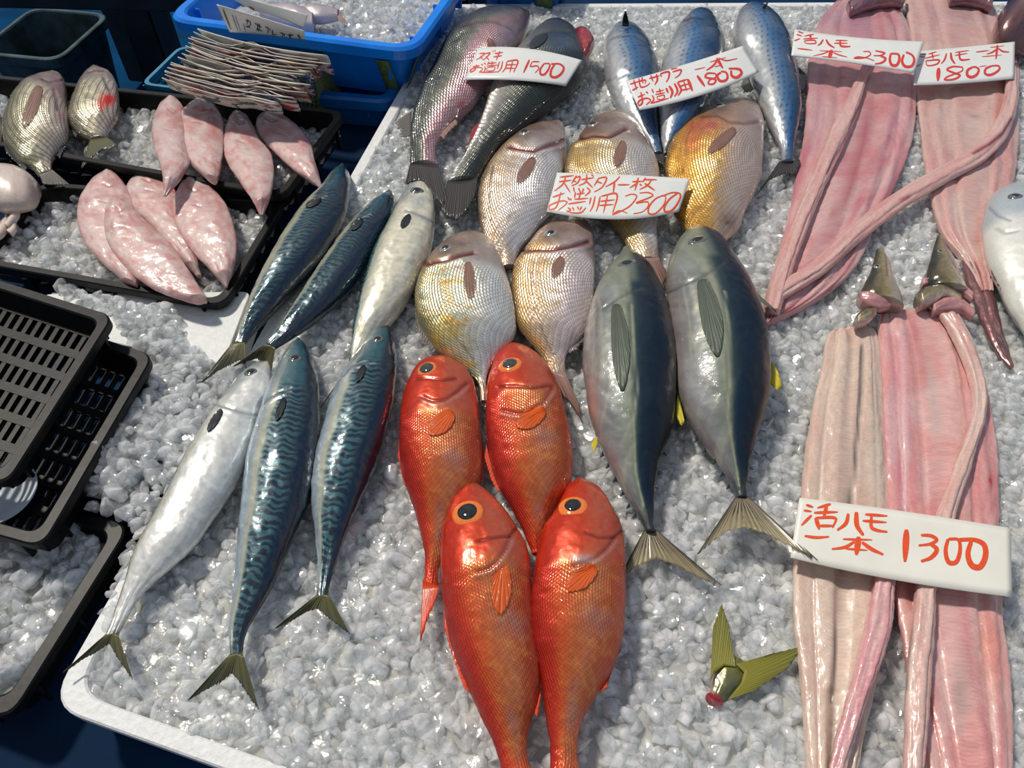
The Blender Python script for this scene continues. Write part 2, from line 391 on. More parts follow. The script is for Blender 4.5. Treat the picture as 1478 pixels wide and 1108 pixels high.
def fin(parent, name, base, tip, mat, mode='plane', z=None, n=60, m=9, rag=.05, amp=.0005, dz=0.0, label=None, curve=0.0, seed=1, off=.0012, th=.0006, tipz=None):
    g = FISH_G.get(parent.name)
    Bp = resamp(base, n); Tp = resamp(tip, n)
    r = np.linspace(0, 1, m)[:, None]
    ragv = 1-rag*vn(np.arange(n)*.9, np.zeros(n), seed)[None, :]-rag*.5*(h2(np.arange(n), np.zeros(n, int), seed))[None, :]
    rr = r*ragv
    PX = Bp[None, :, 0]*(1-rr)+Tp[None, :, 0]*rr; PY = Bp[None, :, 1]*(1-rr)+Tp[None, :, 1]*rr
    if z is None: z = g['zmid'] if g else ZI+.01
    Z = np.full(PX.shape, z, float)+dz*rr
    if tipz is not None: Z = z*(1-rr)+tipz*rr
    G = at(PX, PY, Z)
    if mode == 'surf':
        for a in range(m):
            for b in range(n):
                h, nn = hit(g, PX[a, b], PY[a, b])
                if h is not None:
                    G[a, b] = np.array(h)+np.array(nn)*(off+amp*math.sin(b*1.7)+.002*rr[a, b]*0)
    else:
        G[..., 2] += amp*np.sin(np.arange(n)*1.6)[None, :]*(r) + curve*np.sin(r*np.pi)
    o = sheet(name, G, mat, parent, th=th)
    if label: o['label'] = label
    return o
def petal(parent, name, base, tip, mat, w, n=36, m=16, rag=.06, off=.0014, bw=.38, skew=0.0):
    b = np.asarray(base, float).mean(0); t = np.asarray(tip, float).mean(0); ax = t-b; ln = np.linalg.norm(ax); ax /= ln; nn = np.array([-ax[1], ax[0]])
    q = np.array([(0.05, .30), (.30, .44), (.62, .46), (.86, .27), (1.0, 0), (.88, -.24), (.62, -.46), (.30, -.46), (.05, -.30)])
    out = [b+ax*ln*a_+nn*w*(c_+skew*a_*(1-a_)) for a_, c_ in q]
    bs = [b+nn*w*bw*.5-ax*1, b-ax*2.5, b-nn*w*bw*.5-ax*1]
    return fin(parent, name, bs, np.array(crom(out, 40)), mat, mode='surf', n=n, m=m, rag=rag, off=off, th=.0004, amp=.0003)
def dome(name, p, n, r, hgt, mat, parent, r0=0.0, seg=28, rings=7, stretch=None):
    n = Vector(n).normalized(); t1 = n.orthogonal().normalized(); t2 = n.cross(t1)
    if stretch is not None:
        sv = Vector((stretch[0], stretch[1], 0)); sv = (sv-n*sv.dot(n)).normalized(); t1 = sv; t2 = n.cross(t1)
        k = stretch[2]
    else: k = 1
    V = []; Fc = []
    for i in range(rings):
        a = (i/(rings-1))*math.pi/2
        for j in range(seg):
            b = 2*math.pi*j/seg
            V.append(p + (t1*math.cos(b)*k + t2*math.sin(b))*(r*math.cos(a)+1e-5) + n*(hgt*math.sin(a)))
    for i in range(rings-1):
        for j in range(seg):
            Fc.append((i*seg+j, i*seg+(j+1) % seg, (i+1)*seg+(j+1) % seg, (i+1)*seg+j))
    Fc.append(tuple(reversed(range(seg)))); Fc.append(tuple((rings-1)*seg+j for j in range(seg)))
    return mesh_np(name, [list(v) for v in V], Fc, mat, parent, True, origin=list(p))
def eye(parent, x, y, rpx, iris, pupil, pr=.55, hgt=.35, stretch=None, tiltup=.3):
    g = FISH_G[parent.name]; h, n = hit(g, x, y)
    if h is None: return
    n = (n+Vector((0, 0, tiltup))).normalized()
    r = rpx*depth_of(h)/F
    e = dome('eye', h-n*r*.12, n, r, r*hgt, iris, parent, stretch=stretch)
    dome('pupil', h-n*r*.12+n*r*hgt*.55, n, r*pr, r*hgt*.62, pupil, e, stretch=stretch)
    return e

# ------------------------------------------------------------------ ice material
def icemat(name, body=(.80, .86, .90), tr=.55, rough=.12, sss=.0):
    m, nt, b = newmat(name)
    tcn = nd(nt, 'ShaderNodeTexCoord'); n = nd(nt, 'ShaderNodeTexNoise', Scale=90.0, Detail=3.0); nt.links.new(tcn.outputs['Object'], n.inputs['Vector'])
    nt.links.new(mixrgb(nt, n.outputs['Fac'], tuple(x*.82 for x in body), tuple(min(1, x*1.12) for x in body)), b.inputs['Base Color'])
    r = nd(nt, 'ShaderNodeMapRange'); nt.links.new(n.outputs['Fac'], r.inputs['Value']); r.inputs['From Min'].default_value = .35; r.inputs['From Max'].default_value = .65
    r.inputs['To Min'].default_value = tr-.25; r.inputs['To Max'].default_value = min(tr+.3, 1)
    nt.links.new(r.outputs[0], b.inputs['Transmission Weight'])
    b.inputs['IOR'].default_value = 1.31; b.inputs['Roughness'].default_value = rough
    b.inputs['Coat Weight'].default_value = .6; b.inputs['Coat Roughness'].default_value = .05
    bp = nd(nt, 'ShaderNodeBump', Strength=.35, Distance=.002); n2 = nd(nt, 'ShaderNodeTexNoise', Scale=260.0, Detail=2.0); nt.links.new(tcn.outputs['Object'], n2.inputs['Vector'])
    nt.links.new(n2.outputs['Fac'], bp.inputs['Height']); nt.links.new(bp.outputs[0], b.inputs['Normal'])
    return m
def chipmat(name, body=(.95, .955, .93), clear=.68, gl=.12, sc_=.008):
    m = bpy.data.materials.new(name); m.use_nodes = True; nt = m.node_tree; nt.nodes.clear(); L = nt.links.new
    out = nd(nt, 'ShaderNodeOutputMaterial'); tcn = nd(nt, 'ShaderNodeTexCoord')
    n = nd(nt, 'ShaderNodeTexNoise', Scale=70.0, Detail=3.0); L(tcn.outputs['Object'], n.inputs['Vector'])
    n2 = nd(nt, 'ShaderNodeTexNoise', Scale=240.0, Detail=2.0); L(tcn.outputs['Object'], n2.inputs['Vector'])
    bp = nd(nt, 'ShaderNodeBump', Strength=.3, Distance=.002); L(n2.outputs['Fac'], bp.inputs['Height'])
    col = mixrgb(nt, n.outputs['Fac'], tuple(x*.96 for x in body), tuple(min(1, x*1.06) for x in body))
    df = nd(nt, 'ShaderNodeBsdfDiffuse'); tl = nd(nt, 'ShaderNodeBsdfTranslucent'); tp = nd(nt, 'ShaderNodeBsdfTransparent'); rf = nd(nt, 'ShaderNodeBsdfRefraction'); gs = nd(nt, 'ShaderNodeBsdfGlossy')
    for x in (df, tl): L(col, x.inputs['Color']); L(bp.outputs[0], x.inputs['Normal'])
    rf.inputs['IOR'].default_value = 1.31; rf.inputs['Roughness'].default_value = .03; L(bp.outputs[0], rf.inputs['Normal'])
    gs.inputs['Roughness'].default_value = .07; L(bp.outputs[0], gs.inputs['Normal'])
    tp.inputs['Color'].default_value = (.95, .97, .98, 1)
    def mx(f, a, b):
        q = nd(nt, 'ShaderNodeMixShader')
        if isinstance(f, float): q.inputs[0].default_value = f
        else: L(f, q.inputs[0])
        L(a, q.inputs[1]); L(b, q.inputs[2]); return q.outputs[0]
    ss = nd(nt, 'ShaderNodeSubsurfaceScattering', Scale=sc_); ss.inputs['Radius'].default_value = (.9, 1, 1); L(col, ss.inputs['Color']); L(bp.outputs[0], ss.inputs['Normal'])
    milky = ss.outputs[0]
    glass = mx(.30, tp.outputs[0], rf.outputs[0])
    r = nd(nt, 'ShaderNodeMapRange'); L(n.outputs['Fac'], r.inputs['Value']); r.inputs['From Min'].default_value = .35; r.inputs['From Max'].default_value = .65
    r.inputs['To Min'].default_value = max(clear-.3, 0); r.inputs['To Max'].default_value = clear+.15
    geo = nd(nt, 'ShaderNodeNewGeometry'); front = mth(nt, 'SUBTRACT', 1.0, geo.outputs['Backfacing'])
    gs.inputs['Color'].default_value = (1, 1, 1, 1); rf.inputs['Color'].default_value = (.98, .99, 1, 1)
    body_ = mx(mth(nt, 'MAXIMUM', r.outputs[0], geo.outputs['Backfacing']), milky, glass)
    fr = nd(nt, 'ShaderNodeFresnel', IOR=1.45); L(bp.outputs[0], fr.inputs['Normal'])
    L(mx(mth(nt, 'MULTIPLY', mth(nt, 'ADD', fr.outputs[0], gl*.5), front), body_, gs.outputs[0]), out.inputs['Surface'])
    return m
M = {}
M['ice'] = chipmat('crushed_ice')
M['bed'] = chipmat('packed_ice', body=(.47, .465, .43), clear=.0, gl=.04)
M['black'] = plastic('black_plastic', (.005, .005, .006), rough=.42, spec=.2, scale=60, c2=(.009, .009, .009), bump=.15)
M['foam'] = plastic('white_polystyrene', (.78, .79, .78), rough=.55, noise=.05, scale=180, bump=.5)
M['navy'] = plastic('dark_blue_cover', (.003, .032, .10), rough=.8, spec=.06, scale=9, c2=(.006, .02, .05), bump=.3)
M['tarp'] = plastic('blue_tarpaulin', (.003, .055, .15), rough=.95, spec=.03, scale=5, c2=(.003, .035, .10), bump=.4)
M['blue'] = plastic('bright_blue_plastic', (.003, .25, .92), rough=.3, scale=18, c2=(.003, .19, .78), bump=.05)
M['blue_dk'] = plastic('darker_blue_plastic', (.005, .16, .50), rough=.4, scale=22, c2=(.004, .10, .36), bump=.08)  # darker version of the crate blue
M['cyan'] = plastic('pale_blue_plastic', (.03, .26, .42), rough=.4, scale=22, bump=.05)
M['olive'] = plastic('olive_green_plastic', (.16, .22, .09), rough=.5, scale=40, bump=.05)
M['tape'] = plastic('green_tape', (.16, .23, .06), rough=.5, scale=120, c2=(.07, .13, .05), bump=.05)
M['wood'] = plastic('dark_stained_wood', (.016, .020, .024), rough=.55, scale=14, c2=(.006, .008, .012), bump=.3)
M['bin'] = plastic('grey_bin_plastic', (.06, .12, .15), rough=.5, spec=.2, scale=16, c2=(.03, .045, .045), bump=.1)

# ------------------------------------------------------------------ boxes, trays
def box(name, c, d, mat, parent=None, rz=0, bev=.002, origin_bottom=True):
    bm = bmesh.new(); bmesh.ops.create_cube(bm, size=1)
    for v in bm.verts: v.co = Vector((v.co.x*d[0], v.co.y*d[1], v.co.z*d[2]+(d[2]/2 if origin_bottom else 0)))
    if bev: bmesh.ops.bevel(bm, geom=bm.edges[:], offset=bev, segments=2, affect='EDGES')
    me = bpy.data.meshes.new(name); bm.to_mesh(me); bm.free(); me.materials.append(mat)
    o = bpy.data.objects.new(name, me); COL.objects.link(o); o.rotation_euler = (0, 0, rz)
    o.location = c
    if parent is not None: o.parent = parent; o.location = Vector(c)-world_loc(parent)
    return o
def q_off(q, d):
    """shift every edge of a convex CCW quad inwards by d"""
    q = np.asarray(q, float); n = len(q); L_ = []
    for i in range(n):
        a, b = q[i], q[(i+1) % n]; e = (b-a)/np.linalg.norm(b-a); nn = np.array([-e[1], e[0]]); L_.append((a+nn*d, e))
    r = []
    for i in range(n):
        (p, e), (p2, e2) = L_[i-1], L_[i]
        M_ = np.array([e, -e2]).T; t = np.linalg.solve(M_, p2-p); r.append(p+e*t[0])
    return np.array(r)
def q_round(q, rc, seg=6):
    q = np.asarray(q, float); n = len(q); r = []
    for i in range(n):
        c = q[i]; a = q[i-1]-c; b = q[(i+1) % n]-c
        a = a/np.linalg.norm(a)*rc; b = b/np.linalg.norm(b)*rc
        for k in range(seg+1):
            t = k/seg; r.append(c+a*(1-t)**2+b*t**2)
    return np.array(r)
def ring_loft(name, rings, mat, parent=None, floor=True, origin=None, close_bottom=True, smooth=False):
    n = len(rings[0]); V = np.vstack(rings); Fc = []
    for k in range(len(rings)-1):
        for j in range(n): Fc.append((k*n+j, k*n+(j+1) % n, (k+1)*n+(j+1) % n, (k+1)*n+j))
    if floor: Fc.append(tuple((len(rings)-1)*n+j for j in range(n)))
    if close_bottom: Fc.append(tuple(reversed(range(n))))
    o = mesh_np(name, V, Fc, mat, parent, smooth, origin=origin)
    return o
def tray(name, quad, zt, dep, mat, wall=.005, lip=.006, rc=.022, taper=.008, open_floor=False, base_t=.004, ribs=0, notch=0):
    z3 = lambda q, z: np.hstack([q, np.full((len(q), 1), z)])
    R = lambda d, rc_: q_round(q_off(quad, d), max(rc_, .003))
    rings = [z3(R(lip+taper, rc), zt-dep), z3(R(lip, rc), zt-.012), z3(R(0, rc), zt-.010), z3(R(0, rc), zt-.0015), z3(R(.0015, rc), zt),
             z3(R(lip+wall-.0015, rc-.002), zt), z3(R(lip+wall, rc-.002), zt-.0015), z3(R(lip+wall+taper, rc-.004), zt-dep+base_t)]
    c = np.array(quad).mean(0)
    o = ring_loft(name, rings, mat, floor=not open_floor, close_bottom=not open_floor, origin=[c[0], c[1], zt-dep])
    # bevel-less moulding; small ribs and rim notches are parts
    q = np.asarray(quad, float)
    me_r = None
    for i in range(4):
        a, b = q[i], q[(i+1) % 4]; ln = np.linalg.norm(b-a); e = (b-a)/ln; nn = np.array([-e[1], e[0]]); ang = math.atan2(e[1], e[0])
        k = int(ln/ribs) if ribs else 0
        for j in range(k):
            p = a+e*ln*(j+.5)/k+nn*(lip*.55)
            if me_r is None:
                rb = box('rib', (p[0], p[1], zt-dep+.004), (.004, lip*1.1, dep-.014), mat, o, rz=ang, bev=.0008); me_r = rb.data
            else:
                rb = bpy.data.objects.new('rib', me_r); COL.objects.link(rb); rb.parent = o; rb.rotation_euler = (0, 0, ang); rb.location = Vector((p[0], p[1], zt-dep+.004))-world_loc(o)
    return o
def W(pts, z): return [at(x, y, z)[:2] for x, y in pts]
def ccw(q):
    q = np.array(q); a = sum(q[i][0]*q[(i+1) % len(q)][1]-q[(i+1) % len(q)][0]*q[i][1] for i in range(len(q)))
    return q if a > 0 else q[::-1]

# ------------------------------------------------------------------ the setting
# floor: a big blue tarpaulin with soft folds
nx, ny = 90, 90
gx = np.linspace(-4.5, 4.5, nx); gy = np.linspace(-1.5, 7.5, ny); GX, GY = np.meshgrid(gx, gy)
GZ = (fbm(GX*1.7+GY*.8, GY*2.6-GX, 4)-.5)*.05+(fbm(GX*5, GY*4, 8)-.5)*.02
GZ -= GZ.max()
fl = mesh_np('floor', np.stack([GX, GY, GZ], -1).reshape(-1, 3), grid_faces(nx, ny), M['tarp'], smooth=True); tag(fl, 'blue tarpaulin spread over the ground behind the stall', kind='structure')

TZ = .735      # stall bench
bench_poly = [(-.95, -.05), (1.75, -.62), (1.75, 1.56), (-.50, 1.56), (-.50, 1.19), (-.95, 1.25)]
bp_ = np.array(bench_poly); n = len(bp_)
bt = ring_loft('stall_bench', [np.hstack([bp_, np.full((n, 1), z)]) for z in (0.0, TZ-.003)]+[np.hstack([bp_*.999+.0005, np.full((n, 1), TZ)])], M['navy'], origin=[0, .7, 0])
tag(bt, 'dark blue covered bench carrying all the ice trays', 'bench')

# big polystyrene tray under the main display
A_, B_, C_, D_ = (-.376, .203), (-.118, 1.462), (1.32, 1.478), (1.25, -.30)
mainq = ccw([A_, B_, C_, D_])
mt = tray('polystyrene_tray', mainq, ZI+.004, .062, M['foam'], wall=.014, lip=.002, rc=.03, taper=.006, base_t=.02)
tag(mt, 'large white polystyrene tray of ice holding the whole fish display', 'tray')

def in_poly(X, Y, poly):
    P = np.asarray(poly, float); ins = np.zeros(np.shape(X), bool); n = len(P)
    for i in range(n):
        x1, y1 = P[i]; x2, y2 = P[(i+1) % n]
        if y1 == y2: continue
        c = ((y1 > Y) != (y2 > Y)) & (X < (x2-x1)*(Y-y1)/(y2-y1)+x1)
        ins ^= c
    return ins
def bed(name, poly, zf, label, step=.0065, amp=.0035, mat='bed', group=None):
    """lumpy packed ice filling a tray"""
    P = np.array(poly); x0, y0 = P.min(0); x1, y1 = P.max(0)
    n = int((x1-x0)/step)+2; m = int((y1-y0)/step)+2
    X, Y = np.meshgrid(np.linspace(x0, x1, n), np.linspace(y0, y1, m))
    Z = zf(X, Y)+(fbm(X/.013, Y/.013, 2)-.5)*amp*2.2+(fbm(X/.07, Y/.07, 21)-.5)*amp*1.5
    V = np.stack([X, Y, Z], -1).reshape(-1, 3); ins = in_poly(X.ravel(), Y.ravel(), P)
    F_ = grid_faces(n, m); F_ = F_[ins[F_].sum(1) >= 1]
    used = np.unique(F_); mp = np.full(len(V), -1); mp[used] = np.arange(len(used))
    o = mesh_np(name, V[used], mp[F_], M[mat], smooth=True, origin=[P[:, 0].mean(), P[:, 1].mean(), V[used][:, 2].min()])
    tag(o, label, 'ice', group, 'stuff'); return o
# chip shapes
def ico():
    bm = bmesh.new(); bmesh.ops.create_icosphere(bm, subdivisions=2, radius=1)
    V = np.array([v.co[:] for v in bm.verts]); Fc = np.array([[v.index for v in f.verts] for f in bm.faces]); bm.free(); return V, Fc
IV, IF = ico()
def ico1():
    bm = bmesh.new(); bmesh.ops.create_icosphere(bm, subdivisions=1, radius=1)
    V = np.array([v.co[:] for v in bm.verts]); Fc = np.array([[v.index for v in f.verts] for f in bm.faces]); bm.free(); return V, Fc
IV1, IF1 = ico1()
CHIPS = []
for k in range(28):
    V = IV1 if IV1.shape[0] >= 42 else IV
    V = V.copy(); Fk = IF1 if IV1.shape[0] >= 42 else IF
    for q in range(8):
        nrm = rng.normal(size=3); nrm /= np.linalg.norm(nrm); dd = rng.uniform(.42, .72)
        pr = V@nrm; V = V-np.maximum(pr-dd, 0)[:, None]*nrm
    V *= np.array([rng.uniform(1.1, 1.75), rng.uniform(.9, 1.3), rng.uniform(.7, 1.05)])
    V *= 1+.012*rng.normal(size=(len(V), 1))
    CHIPS.append(V)
NCH = len(CHIPS[0]); FCH = Fk
CH = np.array(CHIPS)
def chips(name, poly, zf, label, spacing, size, layers=2, keep=True, mat='ice', group=None, spread=.004, drop=None):
    P = np.array(poly); x0, y0 = P.min(0); x1, y1 = P.max(0)
    pts = []
    for l in range(layers):
        n = int((x1-x0)/spacing)+1; m = int((y1-y0)/spacing)+1
        X, Y = np.meshgrid(np.arange(n)*spacing+x0, np.arange(m)*spacing+y0)
        X = X+rng.uniform(-.55, .55, X.shape)*spacing; Y = Y+rng.uniform(-.55, .55, X.shape)*spacing
        X, Y = X.ravel(), Y.ravel(); Z = zf(X, Y)+(fbm(X/.03, Y/.03, 77)-.45)*spread*1.5+rng.uniform(-spread, spread, X.shape)+l*spread*.8
        pts.append(np.stack([X, Y, Z], -1))
    p = np.vstack(pts); p = p[in_poly(p[:, 0], p[:, 1], P)]
    px, py = prj(p)
    vis = (px > -200) & (px < 1720) & (py > -60) & (py < 1300)
    p, px, py = p[vis], px[vis], py[vis]
    if keep:
        kill = np.zeros(len(p), bool)
        for o in OUTLINES:
            bb = (px > o[:, 0].min()) & (px < o[:, 0].max()) & (py > o[:, 1].min()) & (py < o[:, 1].max())
            idx = np.where(bb & ~kill)[0]
            if len(idx): kill[idx] = in_poly(px[idx], py[idx], o)
        p = p[~kill]
    if drop is not None: p = p[~drop(p[:, 0], p[:, 1])]
    n = len(p)
    q = rng.normal(size=(n, 4)); q /= np.linalg.norm(q, axis=1)[:, None]
    a, b, c, d = q.T
    R = np.stack([1-2*(c*c+d*d), 2*(b*c-a*d), 2*(b*d+a*c), 2*(b*c+a*d), 1-2*(b*b+d*d), 2*(c*d-a*b), 2*(b*d-a*c), 2*(c*d+a*b), 1-2*(b*b+c*c)], -1).reshape(n, 3, 3)
    sz = size*np.minimum(rng.lognormal(0, .26, n), 1.4)
    V = np.einsum('nij,nkj->nki', R, CH[rng.integers(0, len(CH), n)])*sz[:, None, None]+p[:, None, :]
    F_ = (FCH[None]+(np.arange(n)*NCH)[:, None, None]).reshape(-1, 3)
    o = mesh_np(name, V.reshape(-1, 3), F_, M[mat], smooth=False, origin=[P[:, 0].mean(), P[:, 1].mean(), float(p[:, 2].min())])
    o.data.polygons.foreach_set('use_smooth', np.repeat(rng.random(n) < .12, len(FCH)))
    tag(o, label, 'ice', group, 'stuff'); return o, n

# ------------------------------------------------------------------ fish materials
M['mackerel'] = skin('mackerel_skin', stripes=(.0068, 2.2, (.005, .016, .035), .0), metallic=.25, rough=.32, coat=1, fine=.08)
M['bream'] = skin('bream_skin', scale=.0056, scale_amt=.35, scale_bump=.8, metallic=.45, rough=.34, coat=.7, fine=.12)
M['alfonsino'] = skin('alfonsino_skin', scale=.0036, scale_amt=.28, scale_bump=.8, metallic=.4, rough=.33, coat=.5, fine=.10)
M['bass'] = skin('bass_skin', scale=.0062, scale_amt=.5, scale_bump=1.0, metallic=.4, rough=.35, coat=.8, fine=.15)
M['sawara'] = skin('spanish_mackerel_skin', spots=(.013, .0075, .26, (.02, .05, .12)), metallic=.5, rough=.3, coat=.9, fine=.07)
M['amber'] = skin('amberjack_skin', scale=.0018, scale_amt=.10, scale_bump=.12, metallic=.15, rough=.40, coat=.6, fine=.06)
M['amber'].node_tree.nodes['Principled BSDF'].inputs['Specular IOR Level'].default_value = .3
M['black_bream'] = skin('black_bream_skin', scale=.0055, scale_amt=.4, scale_bump=.5, lines=(.0085, (.05, .045, .03), .55), metallic=.3, rough=.36, coat=.7)
M['sole'] = skin('sole_skin', scale=.0022, scale_amt=.12, scale_bump=.2, metallic=0, rough=.38, coat=1, fine=.10, sss=.25)
M['flesh'] = skin('fish_flesh', scale=.0040, scale_amt=.10, scale_bump=.25, metallic=0, rough=.36, coat=.9, fine=.10, sss=.3)
M['eel_head'] = skin('conger_skin', metallic=.35, rough=.3, coat=1, fine=.12)
M['iris_orange'] = gloss('orange_iris', (.85, .20, .03)); M['iris_dark'] = gloss('dark_iris', (.11, .12, .12)); M['iris_silver'] = gloss('silver_iris', (.35, .37, .34), metallic=.4)
M['pupil'] = gloss('pupil', (.012, .013, .014), rough=.04); M['pupil_cloud'] = gloss('cloudy_pupil', (.045, .045, .045), rough=.06)
M['fin_dark'] = finmat('dark_fin', (.03, .04, .045), (.012, .015, .02), rays=14)
M['tail_olive'] = finmat('olive_tail_fin', (.16, .15, .055), (.05, .05, .02), alpha=.85, tipc=(.10, .10, .06), rays=26, edge=.7)
M['fin_grey'] = finmat('grey_fin', (.22, .20, .17), (.07, .06, .06), alpha=.75, rays=18)
M['fin_pink'] = finmat('pink_grey_fin', (.42, .25, .20), (.20, .10, .09), alpha=.75, rays=16)
M['fin_pink2'] = finmat('translucent_pink_fin', (.36, .21, .16), (.24, .12, .10), alpha=.40, rays=18)
M['fin_amber'] = finmat('olive_grey_fin', (.11, .13, .09), (.06, .08, .065), rays=22, edge=.6)
M['fin_yellow'] = finmat('yellow_fin', (.72, .60, .02), (.45, .36, .02), rays=12)
M['tail_amber'] = finmat('streaked_tail_fin', (.34, .28, .18), (.02, .018, .016), alpha=.6, tipc=(.36, .30, .17), rays=17, edge=.9)
M['fin_red'] = finmat('red_fin', (.72, .07, .01), (.42, .03, .005), rays=20, tipc=(.75, .06, .01))
M['fin_orange'] = finmat('orange_fin', (.78, .13, .012), (.66, .085, .01), alpha=.55, rays=20)
M['tail_green'] = finmat('olive_green_tail', (.30, .27, .03), (.12, .12, .015), rays=30, tipc=(.16, .16, .03))
M['tail_bass'] = finmat('black_tail_fin', (.07, .06, .055), (.015, .012, .015), rays=22)
M['gum'] = gloss('raw_red_flesh', (.30, .015, .02), rough=.25)

# ------------------------------------------------------------------ tints
def t_mackerel(belly=(.62, .62, .56), teal=(.03, .115, .14), back=(.006, .018, .04), pale=(.42, .45, .42)):
    def f(q):
        v = q['v']+(fbm(q['s']/.02, q['v']*4, 5)-.5)*.10; u = q['u']
        c = ramp(v, [(0, back), (.07, back), (.15, tuple(x*.9 for x in teal)), (.40, teal), (.50, (.16, .24, .24)), (.56, pale), (.72, belly), (1, tuple(min(x*1.12, 1) for x in belly))])
        sp = fbm(q['s']/.005, q['t']/.005, 11); c = c*(1+.25*(sp-.5)*2*sst(.5, .6, v))[..., None]
        gold = sst(.48, .56, v)*(1-sst(.60, .72, v)); c = mixc(c, (.50, .44, .24), gold*.35)
        mk = sst(.02, .12, v)*(1-sst(.44, .54, v))*sst(.15, .20, u)*(1-sst(.94, 1, u)*.6)
        hd = 1-sst(.13, .19, u); c = mixc(c, (.13, .19, .22), hd*.55*sst(.15, .5, v)*(1-sst(.75, 1, v)))
        tail = sst(.93, 1, u); c = mixc(c, (.03, .05, .06), tail*.8)
        return c, mk
    return f
def t_bream(backc, midc, bellyc, warm=.5):
    def f(q):
        v = q['v']; u = q['u']; X, Y = q['X'], q['Y']
        n = fbm(q['s']/.02, q['t']/.012, 4); n2 = fbm(q['s']/.008, q['t']/.006, 14)
        c = ramp(v+(n-.5)*.25, [(0, tuple(x*.55 for x in backc)), (.12, backc), (.42, midc), (.75, bellyc), (1, tuple(min(1, x*1.1) for x in bellyc))])
        c = mixc(c, (.55, .30, .05), np.clip((n2-.5)*4, 0, 1)*warm*(1-sst(.45, .8, v)))
        ln = .5+.5*np.sin(q['t']/.0042*2*np.pi); c = c*(1-.16*ln*sst(.25, .35, u))[..., None]
        hd = 1-sst(.20, .28, u); c = mixc(c, (.36, .22, .19), hd*.65)
        c = mixc(c, (.50, .33, .22), sst(.86, .97, u)*.6)
        return c, sst(.24, .30, u)*(1-.5*sst(.9, 1, u))
    return f
def t_alf(q):
    v = q['v']; u = q['u']; n = fbm(q['s']/.025, q['t']/.015, 6); n2 = fbm(q['s']/.006, q['t']/.004, 16)
    c = ramp(v+(n-.5)*.18, [(0, (.40, .012, .005)), (.16, (.55, .030, .008)), (.30, (.66, .085, .015)), (.45, (.60, .13, .035)), (.65, (.52, .15, .06)), (.85, (.52, .10, .03)), (1, (.50, .06, .02))])
    c = mixc(c, (.75, .32, .06), np.clip((n2-.52)*5, 0, 1)*.32*sst(.2, .4, v))
    c = mixc(c, (.36, .18, .16), np.clip((fbm(q['s']/.03, q['t']/.02, 36)-.5)*4, 0, 1)*.55*sst(.45, .6, v)*sst(.28, .34, u))
    hd = 1-sst(.24, .30, u); c = mixc(c, (.60, .030, .006), hd*.8)
    c = mixc(c, (.50, .16, .09), hd*sst(.45, .7, v)*(.35+.5*(n2-.3)))
    c = mixc(c, (.62, .035, .008), sst(.84, .95, u)*.8)
    return c, sst(.27, .32, u)
def t_bass(pinkish):
    def f(q):
        v = q['v']; u = q['u']; n = fbm(q['s']/.03, q['t']/.02, 6)
        c = ramp(v+(n-.5)*.12, [(0, (.02, .025, .022)), (.28, (.045, .05, .042)), (.42, (.12, .12, .10)), (.6, (.30, .28, .26)), (1, (.48, .43, .43))] if pinkish > .1 else [(0, (.010, .014, .013)), (.35, (.022, .030, .026)), (.55, (.07, .075, .06)), (.75, (.20, .20, .17)), (1, (.40, .38, .36))])
        c = mixc(c, (.36, .17, .20), pinkish*sst(.40, .6, v)*(.4+.8*n))
        c = mixc(c, (.10, .08, .09), (1-sst(.10, .2, u))*.4)
        return c, sst(.2, .26, u)*1.0
    return f
def t_sawara(q):
    v = q['v']; u = q['u']; n = fbm(q['s']/.04, q['t']/.01, 6)
    c = ramp(v+(n-.5)*.10, [(0, (.02, .05, .09)), (.16, (.03, .11, .25)), (.34, (.08, .23, .48)), (.45, (.32, .40, .50)), (.6, (.52, .54, .56)), (1, (.66, .66, .66))])
    c = mixc(c, (.08, .12, .18), sst(.92, 1, u)*.6)
    return c, sst(.08, .2, v)*(1-sst(.50, .62, v))
def t_amber(q):
    v = q['v']; u = q['u']; n = fbm(q['s']/.05, q['t']/.012, 6); n2 = fbm((q['s']+q['t'])/.008, (q['t']-q['s'])/.05, 8)
    c = ramp(v+(n-.5)*.08, [(0, (.002, .005, .011)), (.2, (.003, .009, .020)), (.38, (.004, .018, .034)), (.45, (.02, .045, .055)), (.51, (.15, .17, .13)), (.55, (.22, .24, .17)), (.60, (.18, .20, .17)), (.8, (.19, .20, .20)), (1, (.25, .21, .21))])
    c = c*(1+.55*(n2-.5)*sst(.4, .5, v))[..., None]; c = mixc(c, (.33, .33, .26), np.clip((fbm(q['s']/.09, q['t']/.004, 18)-.56)*6, 0, 1)*.6*sst(.45, .52, v))
    c = mixc(c, (.20, .23, .16), (1-sst(.17, .2, u))*sst(.3, .45, v)*.6)
    c = mixc(c, (.025, .03, .035), sst(.86, .97, u)*.8)
    return c, np.ones_like(u)*.7
def t_black(q):
    v = q['v']; u = q['u']; n = fbm(q['s']/.02, q['t']/.012, 4)
    c = ramp(v+(n-.5)*.2, [(0, (.07, .06, .045)), (.2, (.22, .20, .12)), (.5, (.36, .33, .22)), (.8, (.48, .42, .32)), (1, (.50, .40, .36))])
    c = mixc(c, (.30, .20, .20), (1-sst(.2, .28, u))*.7)
    c = mixc(c, (.06, .055, .05), sst(.92, 1, u)*.6)
    return c, sst(.22, .3, u)
